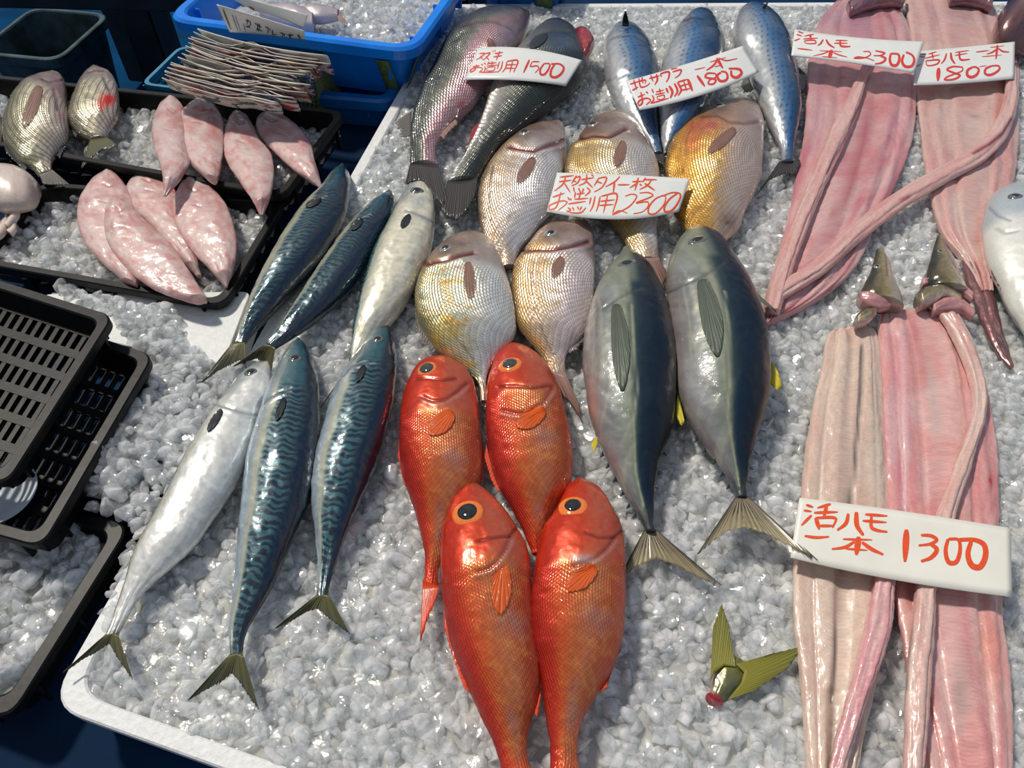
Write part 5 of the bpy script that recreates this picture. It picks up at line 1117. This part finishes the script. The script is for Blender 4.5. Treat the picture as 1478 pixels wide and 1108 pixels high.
# ------------------------------------------------------------------ loose chips of crushed ice
nc = 0
def add(*a, **k):
    global nc
    o, n = chips(*a, **k); nc += n
add('ice_chips', q_off(mainq, .019), lambda X, Y: ZI-.001+0*X-.006*np.exp(-((X+.30)**2+(Y-.22)**2)/.01), 'loose chips of crushed ice over the main display', .0088, .0076, layers=1, spread=.0026)
add('ice_chips', in_tray(UT, .013), lambda X, Y: ZI-.008+0*X, 'loose ice chips in the back black tray', .0125, .0072, layers=1, spread=.004)
add('ice_chips', in_tray(LT, .013), lambda X, Y: ZI-.016+0*X, 'loose ice chips in the front black tray', .0115, .0068, layers=1, spread=.004)
fm = ring_loft('polystyrene_board', [np.hstack([q_round(K([(60, 424), (362, 420), (322, 526), (40, 470)], ZI-.012), .012), np.full((28, 1), z)]) for z in (TZ+.001, ZI-.013)]+[np.hstack([q_round(q_off(K([(60, 424), (362, 420), (322, 526), (40, 470)], ZI-.012), .001), .012), np.full((28, 1), ZI-.012)])], M['foam'], origin=[-.35, .6, TZ]); tag(fm, 'white polystyrene board showing below the front black tray', 'board')
# spilled ice between the trays
spill = [tuple(at(*p, ZI-.005)[:2]) for p in ((62, 408), (320, 468), (345, 520), (380, 560), (300, 690), (215, 700), (180, 640), (225, 520), (160, 450))]
spf = lambda X, Y: ZI-.006+0*X
ICEB.append(bed('crushed_ice', spill, lambda X, Y: ZI-.018+0*X, 'ice spilled between the black trays and the polystyrene rim'))
add('ice_chips', spill, spf, 'ice chips spilled between the black trays and the mackerel', .0102, .0070, layers=2, spread=.0055, drop=lambda X, Y: in_poly(*prj(np.stack([X, Y, X*0+ZI], -1)), [(248, 452), (300, 440), (360, 430), (328, 530), (285, 512), (262, 478)]))
hp = [tuple(at(*p, ZI)[:2]) for p in ((222, 548), (262, 545), (285, 640), (240, 690), (204, 745), (160, 742), (112, 730))]
add('ice_chips', hp, lambda X, Y: heap(X, Y)+.008, 'heap of ice chips in the small black tray', .0105, .0078, layers=2, spread=.006, drop=lambda X, Y: in_poly(*prj(np.stack([X, Y, X*0+ZI], -1)), [(-100, 380), (222, 500), (90, 740), (-300, 690)]))
add('ice_chips', in_tray(T4q, .016), lambda X, Y: ZI-.024+0*X, 'coarse ice chips in the lower left black tray', .0130, .0085, layers=2, spread=.005)
le = [tuple(at(*p, ZI)[:2]) for p in ((150, 905), (185, 780), (225, 700), (262, 640), (300, 660), (230, 800), (175, 900))]
add('ice_chips', le, lambda X, Y: ZI+.001+0*X, 'ice chips along the left rim of the polystyrene tray', .0105, .0068, layers=1, spread=.004)
add('ice_chips', in_tray(c1, .055), lambda X, Y: zc1-.045+.02*fbm(X/.08, Y/.08, 5), 'ice chips in the bright blue crate', .0125, .0066, layers=1, spread=.004, mat='ice')
print('CHIPS', nc, 'OUT', len(OUTLINES))

# ------------------------------------------------------------------ things behind at the upper left
zf = 0.0
def floor_pt(x, y, z=0.0): return at(x, y, z)
bq = K([(-40, 92), (70, 86), (136, 46), (40, 32)], .36)
bq = rect_from(at(-40, 76, .36)[:2], at(84, 88, .36)[:2], .30)
def binobj():
    quad = bq; zt = .36
    R = lambda d, r: q_round(q_off(quad, d), r, 6); z3 = lambda q, z: np.hstack([q, np.full((len(q), 1), z)])
    rings = [z3(R(.05, .03), 0.0), z3(R(.012, .05), zt-.03), z3(R(0, .06), zt-.028), z3(R(0, .06), zt-.002), z3(R(.003, .058), zt), z3(R(.013, .05), zt), z3(R(.016, .048), zt-.004), z3(R(.055, .028), .008)]
    c = quad.mean(0); o = ring_loft('storage_bin', rings, M['bin'], origin=[c[0], c[1], 0]); tag(o, 'grubby grey plastic bin standing on the blue tarpaulin', 'bin'); return o
binobj()
sb = rect_from(at(-90, 150, .25)[:2], at(14, 118, .25)[:2], .25)
# dark wooden trestle behind
tr = empty('wooden_table', tuple(at(226, 112, 0))); tag(tr, 'dark wooden table with thick legs behind the blue crate', 'table')
p = at(226, 112, 0)
box('leg', (p[0], p[1]+.03, 0), (.17, .14, .62), M['wood'], tr, rz=-.12, bev=.006)
p2 = at(160, 30, .45)
box('leg', (p2[0]-.02, p2[1]+.25, 0), (.10, .10, .60), M['wood'], tr, rz=-.12, bev=.006)
ptop = at(190, 4, .62)
box('table_top', (ptop[0]+.25, ptop[1]+.25, .62), (1.15, .62, .05), M['wood'], tr, rz=-.05, bev=.006)
# dark covered counter right behind the tray
ct_ = box('counter', (1.05, 2.15, 0), (2.6, .7, .60), M['navy'], None, rz=0, bev=.01); tag(ct_, 'dark navy covered counter behind the display', 'counter')
# pale blue basket beside the leaflets
def mesh_basket(name, quad, zt, dep, mat, label, cat='basket', step=.012, taper=.015, holes=True):
    R = lambda d, r: q_round(q_off(quad, d), r, 5); z3 = lambda q, z: np.hstack([q, np.full((len(q), 1), z)]); c = np.array(quad).mean(0)
    rings = [z3(R(0, .02), zt-.006), z3(R(0, .02), zt), z3(R(.006, .016), zt), z3(R(.006, .016), zt-.006)]
    o = ring_loft(name, rings+[rings[0]], mat, floor=False, close_bottom=False, origin=[c[0], c[1], zt-dep]); tag(o, label, cat)
    V = []; Fc = []
    def bar(p0, p1, w_):
        p0, p1 = np.array(p0), np.array(p1); d = p1-p0; d /= np.linalg.norm(d)
        s_ = np.cross(d, [0, 0, 1.]); s_ = s_/np.linalg.norm(s_) if np.linalg.norm(s_) > 1e-3 else np.array([1, 0, 0.]); t_ = np.cross(d, s_); k = len(V)
        for p in (p0, p1):
            for a, b in ((-1, -1), (1, -1), (1, 1), (-1, 1)): V.append((p+(s_*a+t_*b)*w_/2).tolist())
        Fc.extend([(k, k+1, k+5, k+4), (k+1, k+2, k+6, k+5), (k+2, k+3, k+7, k+6), (k+3, k, k+4, k+7), (k+3, k+2, k+1, k), (k+4, k+5, k+6, k+7)])
    T = q_off(quad, .003); B = q_off(quad, .003+taper)
    for i in range(4):
        a, b = T[i], T[(i+1) % 4]; a2, b2 = B[i], B[(i+1) % 4]; n = max(int(np.linalg.norm(b-a)/step), 2)
        for k in range(n+1):
            t = k/n; p0 = a*(1-t)+b*t; p1 = a2*(1-t)+b2*t; bar([*p0, zt-.003], [*p1, zt-dep], .0035)
        m = max(int(dep/step), 2)
        for k in range(1, m+1):
            t = k/m; p0 = a*(1-t)+a2*t; p1 = b*(1-t)+b2*t; bar([*p0, zt-dep*t], [*p1, zt-dep*t], .0035)
    n = max(int(np.linalg.norm(B[1]-B[0])/step), 2)
    for k in range(n+1):
        t = k/n; bar([*(B[0]*(1-t)+B[1]*t), zt-dep], [*(B[3]*(1-t)+B[2]*t), zt-dep], .0035)
    n = max(int(np.linalg.norm(B[2]-B[1])/step), 2)
    for k in range(n+1):
        t = k/n; bar([*(B[0]*(1-t)+B[3]*t), zt-dep], [*(B[1]*(1-t)+B[2]*t), zt-dep], .0035)
    g_ = mesh_np('wire_grid', V, Fc, mat, o, False, origin=[c[0], c[1], zt-dep]); return o
pb = rect_from(at(205, 128, ZI)[:2], at(300, 140, ZI)[:2], .13)
mesh_basket('basket', pb, ZI+.008, .06, M['cyan'], 'pale blue lattice basket showing left of the leaflets', step=.009)
gb0, gb1 = at(268, 120, ZI+.02)[:2], at(440, 148, ZI+.02)[:2]
gb = rect_from(gb0+np.array([0, .045]), gb1+np.array([.01, .045]), .10)
mesh_basket('basket', gb, ZI+.055, .105, M['olive'], 'olive green perforated basket holding the leaflets', step=.0075, taper=.006)

# ------------------------------------------------------------------ leaflets standing in the green basket
LG_ = 'pile of folded printed leaflets'
def leafmat(i):
    m, nt, b = newmat('printed_paper_%d' % i); L = nt.links.new
    cols = [(.55, .50, .40), (.72, .70, .64), (.03, .05, .35), (.50, .05, .05), (.75, .74, .70), (.10, .20, .12), (.60, .45, .35), (.06, .10, .22), (.75, .72, .66), (.30, .08, .06)]
    uv = nd(nt, 'ShaderNodeUVMap', uv_map='UVMap'); n = nd(nt, 'ShaderNodeTexNoise', Scale=1.1+i*.15, Detail=3.0); mp = nd(nt, 'ShaderNodeMapping'); mp.inputs['Location'].default_value = (i*3.1, i*1.7, 0); mp.inputs['Scale'].default_value = (2.5, 1, 1)
    L(uv.outputs[0], mp.inputs[0]); L(mp.outputs[0], n.inputs['Vector'])
    r = nd(nt, 'ShaderNodeValToRGB'); r.color_ramp.interpolation = 'CONSTANT'
    e = r.color_ramp.elements; e[0].position = 0; e[0].color = (*cols[i % 10], 1); e[1].position = .42; e[1].color = (*cols[(i+4) % 10], 1)
    x = e.new(.50); x.color = (*cols[(i*3+1) % 10], 1); x = e.new(.60); x.color = (*cols[(i*7+2) % 10], 1)
    L(n.outputs['Fac'], r.inputs['Fac'])
    sp = nd(nt, 'ShaderNodeSeparateXYZ'); L(uv.outputs[0], sp.inputs[0])
    g = nd(nt, 'ShaderNodeMapRange'); L(sp.outputs[1], g.inputs['Value']); g.inputs['From Min'].default_value = .03; g.inputs['From Max'].default_value = .05
    L(mixrgb(nt, g.outputs[0], (.62, .57, .48), r.outputs['Color']), b.inputs['Base Color']); b.inputs['Roughness'].default_value = .35
    return m
LM = [leafmat(i) for i in range(10)]
# top edges, back to front: (left x,y) (mid dx sag) (right x,y)
NL = 22
ORD = 'first second third fourth fifth sixth seventh eighth ninth tenth eleventh twelfth thirteenth fourteenth fifteenth sixteenth seventeenth eighteenth nineteenth twentieth twentyfirst'.split()
tpos = np.cumsum(rng.choice([.4, .7, 1.0, 1.9], NL)); tpos = (tpos-tpos[0])/(tpos[-1]-tpos[0])
for i in range(NL):
    t = float(tpos[i])
    lx, ly = 290-50*t+random.uniform(-12, 10), 42+70*t+random.uniform(-2, 2)
    rx, ry = (480-52*t+random.uniform(-34, 6)), 82+66*t+random.uniform(-3, 3)
    z0 = ZI+.105-.028*t
    n = 30; s = np.linspace(0, 1, n); bend = random.uniform(-3, 7); pk = random.uniform(.45, .85); ph = random.choice([0, 0, 3, 7, 11])
    ex_ = lx+(rx-lx)*s; ey = ly+(ry-ly)*(s**.9)+np.sin(s*math.pi)*(2+bend)-ph*np.clip(1-np.abs(s-pk)/.16, 0, 1)+ph*.4*np.clip(1-np.abs(s-pk+.25)/.2, 0, 1)
    E = at(ex_, ey, z0+np.sin(s*math.pi)*.004)
    m = 5; G = np.zeros((m, n, 3))
    back = np.array([.0, .014, -.024])
    for r in range(m):
        f = r/(m-1); G[r] = E+back*f*1.0+np.array([0, .004*math.sin(f*math.pi), 0])
    o = sheet('leaflet', G, LM[i % 10], th=.0008+.0010*random.random())
    if i == 0: lab = 'rearmost folded leaflet of the pile in the green basket'
    elif i == NL-1: lab = 'frontmost folded leaflet, lowest edge of the pile by the soles'
    else: lab = 'folded leaflet, %s from the back of the pile in the green basket' % ORD[i]
    tag(o, lab, 'leaflet', LG_)

# ------------------------------------------------------------------ cards
M['card'] = plastic('white_card', (.80, .81, .79), rough=.28, noise=.02, scale=60, bump=.02)
M['card2'] = plastic('yellowed_card', (.82, .80, .72), rough=.28, noise=.04, scale=25, bump=.02)
M['ink'] = gloss('orange_red_ink', (.78, .085, .018), rough=.35, coat=.3)
M['ink2'] = gloss('red_ink', (.70, .045, .03), rough=.35, coat=.3)
M['ink_blk'] = gloss('black_print', (.02, .02, .02), rough=.4, coat=.2)
def card(name, top, bot, zt, zb_, label, mat='card', group='handwritten price cards', cat='price card', bulge=.0):
    """top, bot: three (x,y) photo points each (left, middle, right); zt, zb: heights at those"""
    n, m = 40, 10; s = np.linspace(0, 1, n); up = 0.0
    def q3(P, s):
        P = np.asarray(P, float); return np.outer((1-s)*(1-2*s), P[0])+np.outer(4*s*(1-s), P[1])+np.outer(s*(2*s-1), P[2])
    for it in range(6):
        T = q3([(*p, z+up) for p, z in zip(top, zt)], s); B = q3([(*p, z+up) for p, z in zip(bot, zb_)], s)
        T3 = at(T[:, 0], T[:, 1], ZI+T[:, 2]); B3 = at(B[:, 0], B[:, 1], ZI+B[:, 2]); r = np.linspace(0, 1, m)[:, None, None]
        G = T3[None]*(1-r)+B3[None]*r; pen = -1
        for p in G[::3, ::3].reshape(-1, 3):
            for k_, g_ in (FISH_G.items() if name == 'price_card' else ()):
                h = g_['bvh'].ray_cast(Vector((p[0], p[1], p[2]+.25)), Vector((0, 0, -1)))[0]
                if h is not None: pen = max(pen, h.z-p[2])
        if pen == -1: break
        if pen > -.0015 or (pen < -.004 and it < 4): up += pen+.0025
        else: break
    o = sheet(name, G[::-1], M[mat], th=.0009)
    tag(o, label, cat, group)
    V = G.reshape(-1, 3); o_g = BVHTree.FromPolygons(V.tolist(), grid_faces(n, m).tolist()); return o, o_g
def strokes(parent, g, data, x0, y0, sc, wpx, mat, lift=.0003):
    V = []; Fc = []
    gg = dict(bvh=g)
    for st in data:
        w_ = wpx
        if isinstance(st, tuple) and isinstance(st[0], (int, float)): w_, st = st
        P = np.array(st, float)
        if len(P) > 2: P = crom(P, len(P)*7)
        else: P = resamp(P, 8)
        d = np.gradient(P, axis=0); d /= np.maximum(np.linalg.norm(d, axis=1, keepdims=True), 1e-6); N_ = np.stack([-d[:, 1], d[:, 0]], -1)
        k = len(P); tt = np.linspace(0, 1, k); ww = w_/2*(.72+.4*np.sin(np.clip(tt*1.1+.05, 0, 1)*math.pi)); ww[0] *= .75; ww[-1] *= .55
        idx = len(V); ok = True; rows = []
        for p, nn, w2 in zip(P, N_, ww):
            rr = []
            for sg in (-1, 1):
                q = p+nn*w2*sg; h, nr = hit(gg, x0+q[0]/sc, y0+q[1]/sc)
                if h is None: ok = None; break
                rr.append(h+nr*lift)
            if len(rr) == 2: rows.append(rr)
        for rr in rows: V.extend([list(rr[0]), list(rr[1])])
        for i in range(len(rows)-1): Fc.append((idx+2*i, idx+2*i+1, idx+2*i+3, idx+2*i+2))
    V = np.array(V); o = mesh_np('lettering', V, Fc, mat, parent, False, origin=V.mean(0)); return o

tg1, g1 = card('price_card', [(690, 69), (762, 70), (840, 87)], [(670, 115), (745, 115.5), (817, 124)], [.062, .068, .060], [.046, .058, .046], 'white price card reading 1500 lying over the two sea bass')
strokes(tg1, g1, [[(235, 130), (290, 125), (255, 165), (200, 195)], [(245, 155), (275, 195)], [(295, 130), (350, 122), (315, 165), (275, 200)], [(305, 155), (340, 200)], (9, [(378, 95), (385, 120)]), (9, [(400, 88), (408, 112)]),
    [(400, 130), (490, 115)], [(385, 165), (480, 150)], [(455, 102), (415, 200)], [(165, 270), (240, 255)], [(205, 245), (190, 300), (140, 325), (150, 295), (230, 275), (270, 290), (240, 325)], [(255, 240), (275, 255)],
    [(285, 225), (305, 245)], [(290, 265), (300, 285), (285, 325)], [(340, 215), (320, 250)], [(330, 235), (420, 225)], [(375, 210), (365, 260)], [(315, 262), (430, 250)], (9, [(320, 280), (400, 272), (390, 305), (315, 310), (320, 280)]), [(230, 325), (330, 328), (440, 322)],
    [(450, 215), (425, 295)], [(485, 210), (465, 290), (430, 330)], [(530, 215), (515, 280), (480, 330)], (16, [(530, 212), (645, 205), (600, 330)]), [(520, 250), (630, 245)], [(505, 285), (615, 285)], [(590, 215), (560, 330)],
    (22, [(770, 195), (705, 335)]), [(800, 215), (780, 265), (850, 260), (870, 285), (830, 335)], [(800, 215), (880, 215)], (20, [(925, 235), (885, 300), (890, 350), (930, 350), (975, 290), (985, 240), (925, 235)]), (24, [(1040, 240), (1000, 310), (1000, 370), (1050, 380), (1110, 340), (1135, 280), (1090, 240), (1000, 240)])],
    660, 60, 7.39, 13, M['ink2'])
tg2, g2 = card('price_card', [(903.5, 117), (985, 94), (1072, 66)], [(923, 158.5), (1012, 137), (1096, 104)], [.058, .064, .066], [.050, .056, .052], 'white price card reading 1800 slanted across the three spanish mackerel')
strokes(tg2, g2, [[(130, 415), (215, 385)], [(165, 370), (195, 470)], [(150, 475), (210, 440)], [(200, 390), (280, 375), (275, 410)], [(215, 350), (235, 440), (290, 430), (325, 400)], [(245, 345), (255, 410)], [(315, 360), (420, 330)], [(330, 325), (355, 390)], (18, [(385, 315), (395, 370), (370, 420)]),
    [(425, 310), (435, 345)], (18, [(425, 312), (505, 295), (505, 350), (480, 395)]), (11, [(525, 270), (590, 255)]), (15, [(540, 295), (625, 275), (610, 320), (565, 355)]), (9, [(755, 275), (860, 250)]), (9, [(905, 200), (1060, 155)]), (26, [(970, 160), (1030, 260)]), (18, [(985, 165), (940, 230), (870, 280)]), (12, [(990, 160), (1060, 185), (1170, 165)]), (9, [(950, 245), (1010, 230)]),
    [(205, 540), (275, 510)], (17, [(235, 490), (250, 590), (210, 625), (215, 580), (290, 550), (330, 570), (285, 615)]), [(285, 485), (305, 505)], [(340, 460), (360, 500)], [(345, 520), (360, 560), (330, 600)], (12, [(380, 490), (460, 470)]), (12, [(415, 455), (425, 510)]), (12, [(375, 515), (470, 495)]), (11, [(390, 535), (460, 520), (455, 555), (400, 560), (390, 535)]), [(330, 600), (420, 575), (505, 550)],
    (20, [(480, 450), (500, 500)]), (24, [(510, 430), (540, 490), (520, 550)]), (20, [(560, 405), (590, 480), (560, 535)]), (20, [(590, 395), (625, 470), (595, 525)]), (16, [(590, 395), (690, 365)]), (28, [(690, 365), (735, 480)]), [(610, 435), (700, 410)], [(620, 475), (715, 455)], [(650, 385), (680, 480)],
    (26, [(780, 330), (855, 435)]), (18, [(960, 310), (880, 310), (860, 345), (960, 370), (940, 410), (890, 410), (900, 375), (960, 345), (960, 310)]), (24, [(1010, 300), (975, 330), (1000, 380), (1050, 380), (1075, 350), (1060, 300), (1010, 290)]), (26, [(1110, 280), (1115, 330), (1160, 350), (1210, 310), (1190, 270), (1085, 262)])],
    890, 60, 6.718, 14, M['ink2'])
tg3, g3 = card('price_card', [(804, 249), (900, 252), (996, 258)], [(789, 305), (890, 316), (980, 305)], [.048, .050, .050], [.034, .040, .036], 'white price card reading 2300 lying on the sea bream group')
strokes(tg3, g3, [[(190, 105), (325, 90)], [(180, 150), (300, 135)], [(245, 100), (220, 170), (135, 240)], [(230, 160), (290, 255)], [(350, 90), (300, 170)], [(340, 110), (385, 100), (360, 160), (300, 190)], [(310, 140), (350, 150)], [(395, 130), (520, 110)], [(450, 75), (440, 150), (370, 190)], [(440, 140), (510, 210)], [(495, 80), (515, 100)], [(320, 200), (330, 250)], [(370, 210), (385, 250)], [(420, 215), (400, 265)], [(450, 205), (480, 240), (430, 290)],
    [(570, 110), (520, 190)], [(565, 115), (640, 110), (600, 200), (520, 250)], [(550, 150), (600, 165)], [(770, 100), (720, 150), (630, 200)], (17, [(720, 150), (705, 260)]), [(750, 180), (865, 178)], [(890, 150), (990, 145)], (17, [(950, 110), (915, 235)]), [(945, 160), (865, 210)], [(960, 170), (985, 190)], [(1020, 110), (990, 155)], [(1000, 130), (1130, 130)], [(1075, 140), (1030, 190), (960, 225)], (17, [(1010, 165), (1110, 235)]),
    [(115, 300), (235, 260)], [(200, 250), (150, 400), (85, 415), (90, 380), (210, 335), (260, 350), (170, 430)], [(265, 300), (285, 330)], [(340, 250), (330, 310)], [(350, 270), (430, 260)], [(390, 240), (370, 330)], [(330, 320), (465, 310)], [(290, 310), (300, 330)], [(270, 365), (440, 340)], [(265, 400), (290, 420), (260, 445)], [(310, 395), (325, 430)], [(360, 390), (370, 420)], [(400, 390), (380, 430)], [(440, 400), (400, 445), (320, 452), (250, 430)],
    [(490, 300), (475, 370)], [(530, 290), (510, 380), (480, 440)], [(580, 290), (560, 380), (540, 440)], (16, [(590, 290), (740, 270), (700, 455)]), [(580, 340), (720, 325)], [(570, 380), (710, 370)], [(650, 285), (610, 455)], (12, [(820, 290), (890, 270), (935, 290), (860, 390), (700, 470), (760, 430), (845, 455)]), (13, [(960, 260), (1050, 255), (1090, 285), (930, 355), (1040, 345), (1045, 385), (990, 440), (900, 460)]),
    (15, [(1190, 280), (1110, 320), (1050, 400), (1050, 455), (1110, 460), (1190, 380), (1215, 300), (1190, 280)]), (18, [(1330, 260), (1250, 320), (1200, 400), (1210, 440), (1270, 430), (1340, 340), (1355, 270), (1280, 255), (1180, 290)])],
    780, 240, 6.718, 14, M['ink'])
tg4, g4 = card('price_card', [(1147, 42), (1236, 54), (1334, 60)], [(1142, 80), (1220, 89), (1320, 104.5)], [.036, .040, .038], [.028, .032, .030], 'white price card reading 2300 on the conger fillets, its right end under another card')
strokes(tg4, g4, [[(160, 115), (220, 135)], [(145, 145), (205, 165)], [(120, 215), (185, 190)], [(330, 145), (225, 165)], [(215, 195), (375, 185)], (20, [(290, 150), (300, 205)]), [(225, 215), (340, 210), (350, 240), (245, 240), (225, 215)], (18, [(430, 200), (400, 245), (370, 265)]), (20, [(460, 200), (490, 250), (550, 290)]), [(560, 210), (690, 212)], [(545, 240), (690, 240)], (20, [(610, 212), (615, 265), (650, 275), (720, 275)]),
    [(155, 295), (315, 315)], (9, [(390, 320), (630, 330)]), (38, [(520, 310), (490, 412)]), (11, [(510, 320), (430, 350), (325, 375)]), (12, [(535, 340), (600, 365), (685, 388)]), (9, [(415, 382), (580, 395)]), (13, [(855, 330), (920, 330), (935, 360), (870, 395), (760, 400), (800, 385), (900, 400), (975, 428)]), (16, [(985, 320), (1085, 345), (1040, 370), (965, 372)]), (22, [(1040, 375), (1095, 405), (1060, 445), (980, 462)]),
    (28, [(1150, 350), (1140, 420), (1160, 470), (1210, 475), (1240, 420), (1230, 360), (1150, 350)]), (28, [(1290, 360), (1270, 430), (1300, 485), (1370, 485), (1400, 420), (1375, 365), (1310, 335)])], 1130, 30, 7.39, 13, M['ink2'])
tg5, g5 = card('price_card', [(1322, 74), (1390, 68), (1465, 60)], [(1319, 122.5), (1385, 120), (1464, 113)], [.044, .044, .042], [.036, .036, .034], 'white price card reading 1800 at the upper right, creased along its top')
strokes(tg5, g5, [[(225, 240), (300, 235)], [(220, 265), (290, 268)], [(190, 385), (245, 350)], [(330, 235), (430, 205)], [(290, 285), (470, 240)], (18, [(375, 220), (390, 290)]), (18, [(300, 315), (460, 305), (440, 350), (320, 370), (300, 315)]), (20, [(550, 225), (525, 300), (485, 350)]), (26, [(600, 215), (610, 290), (650, 350)]), [(650, 215), (820, 190)], [(650, 250), (800, 225)], (22, [(700, 205), (710, 290), (740, 305), (830, 295)]), [(900, 210), (1060, 190)], (9, [(1070, 155), (1240, 135)]), (26, [(1160, 125), (1140, 295)]), (18, [(1160, 165), (1100, 210), (1030, 235)]), (18, [(1170, 165), (1220, 200), (1300, 210)]), (9, [(970, 265), (1210, 245)]),
    (46, [(455, 400), (445, 555)]), (22, [(740, 390), (620, 385), (555, 420), (640, 460), (710, 490), (640, 535), (525, 540), (560, 505), (680, 460), (740, 430), (740, 390)]), (32, [(860, 390), (800, 430), (800, 490), (850, 510), (910, 480), (935, 420), (900, 390), (860, 390)]), (28, [(1090, 375), (1020, 410), (1010, 465), (1060, 485), (1130, 460), (1185, 410), (1170, 375), (1090, 375)]), (9, [(940, 385), (1030, 372)])], 1300, 50, 8.303, 13, M['ink2'])
tg6, g6 = card('price_card', [(1154, 718), (1300, 737), (1459, 762)], [(1141, 804), (1290, 836), (1461, 861)], [.033, .036, .034], [.028, .033, .032], 'cream price card reading 1300 lying over the front fillets', mat='card2')
strokes(tg6, g6, [(15, [(145, 80), (190, 95)]), (13, [(130, 115), (180, 122)]), [(180, 145), (115, 210)], [(300, 75), (215, 100)], [(195, 130), (345, 125)], (22, [(275, 85), (255, 160)]), (25, [(205, 160), (228, 235)]), (18, [(205, 162), (330, 165), (310, 225)]), [(225, 212), (320, 212)], (22, [(410, 135), (395, 195), (340, 240)]), (28, [(460, 125), (465, 210), (505, 272)]), [(515, 140), (655, 150)], [(500, 180), (650, 190)], (20, [(555, 150), (555, 220), (590, 240), (655, 250)]), [(135, 275), (210, 285), (290, 280)],
    (13, [(375, 295), (560, 300)]), (36, [(475, 280), (460, 395)]), (18, [(450, 310), (390, 345), (305, 358)]), (22, [(495, 315), (560, 360), (630, 392)]), (13, [(390, 355), (530, 365)]), (38, [(775, 235), (765, 438)]), (20, [(865, 270), (930, 275), (965, 300), (925, 325), (850, 335)]), (26, [(925, 325), (965, 360), (930, 410), (865, 435)]),
    (26, [(1035, 295), (1020, 370), (1040, 440), (1085, 440), (1110, 370), (1100, 300), (1035, 295)]), (34, [(1180, 310), (1160, 390), (1185, 460), (1235, 470), (1270, 400), (1260, 330), (1200, 300), (1100, 300)])], 1130, 710, 4.347, 17, M['ink'])

# the milk leaflet standing up out of the pile
fl_, gf = card('printed_leaflet', [(313, 6), (380, 26), (439, 44)], [(332, 46), (385, 50), (441, 57)], [.150, .140, .130], [.110, .108, .104], 'white leaflet with black upside down writing standing above the pile', mat='card', group=None, cat='leaflet')
strokes(fl_, gf, [[(615, 140), (650, 150)], [(632, 130), (625, 170)], [(645, 145), (650, 170), (625, 190)], [(615, 180), (650, 192)], [(680, 160), (730, 190)], [(705, 160), (695, 215)], [(715, 165), (708, 220)], [(690, 200), (735, 215)], [(755, 185), (775, 195), (770, 230)], [(790, 195), (785, 215)],
    [(805, 205), (810, 240), (835, 235)], [(860, 225), (880, 235), (872, 262)], [(893, 232), (888, 250)], [(915, 235), (945, 275)], [(925, 250), (955, 240)], [(935, 230), (920, 280)], [(945, 265), (955, 280), (935, 280)], [(645, 235), (665, 245)], [(700, 245), (720, 255)]], 230, 0, 4.923, 6, M['ink_blk'], lift=.0016)
strokes(fl_, gf, [(14, [(985, 240), (1005, 270)])], 230, 0, 4.923, 20, M['olive'], lift=.0016)
strokes(fl_, gf, [(10, [(455, 60), (510, 205)]), (5, [(520, 100), (560, 215)]), (4, [(540, 105), (580, 220)]), (4, [(600, 160), (615, 225)])], 230, 0, 4.923, 8, plastic('brown_print', (.25, .17, .08), rough=.4), lift=.0016)
fb, gfb = card('printed_leaflet', [(318, -12), (380, 4), (445, 22)], [(365, 14), (400, 24), (438, 40)], [.150, .145, .135], [.125, .120, .110], 'pale leaflet with pink print leaning behind the white one', mat='card', group=None, cat='leaflet')
strokes(fb, gfb, [(14, [(640, 40), (760, 110), (900, 150)])], 230, 0, 4.923, 10, plastic('pink_print', (.50, .16, .16), rough=.4), lift=.0016)

n_tri = sum(len(o.data.loops)-2*len(o.data.polygons) for o in bpy.data.objects if o.type == 'MESH')
print('TRIS', n_tri)
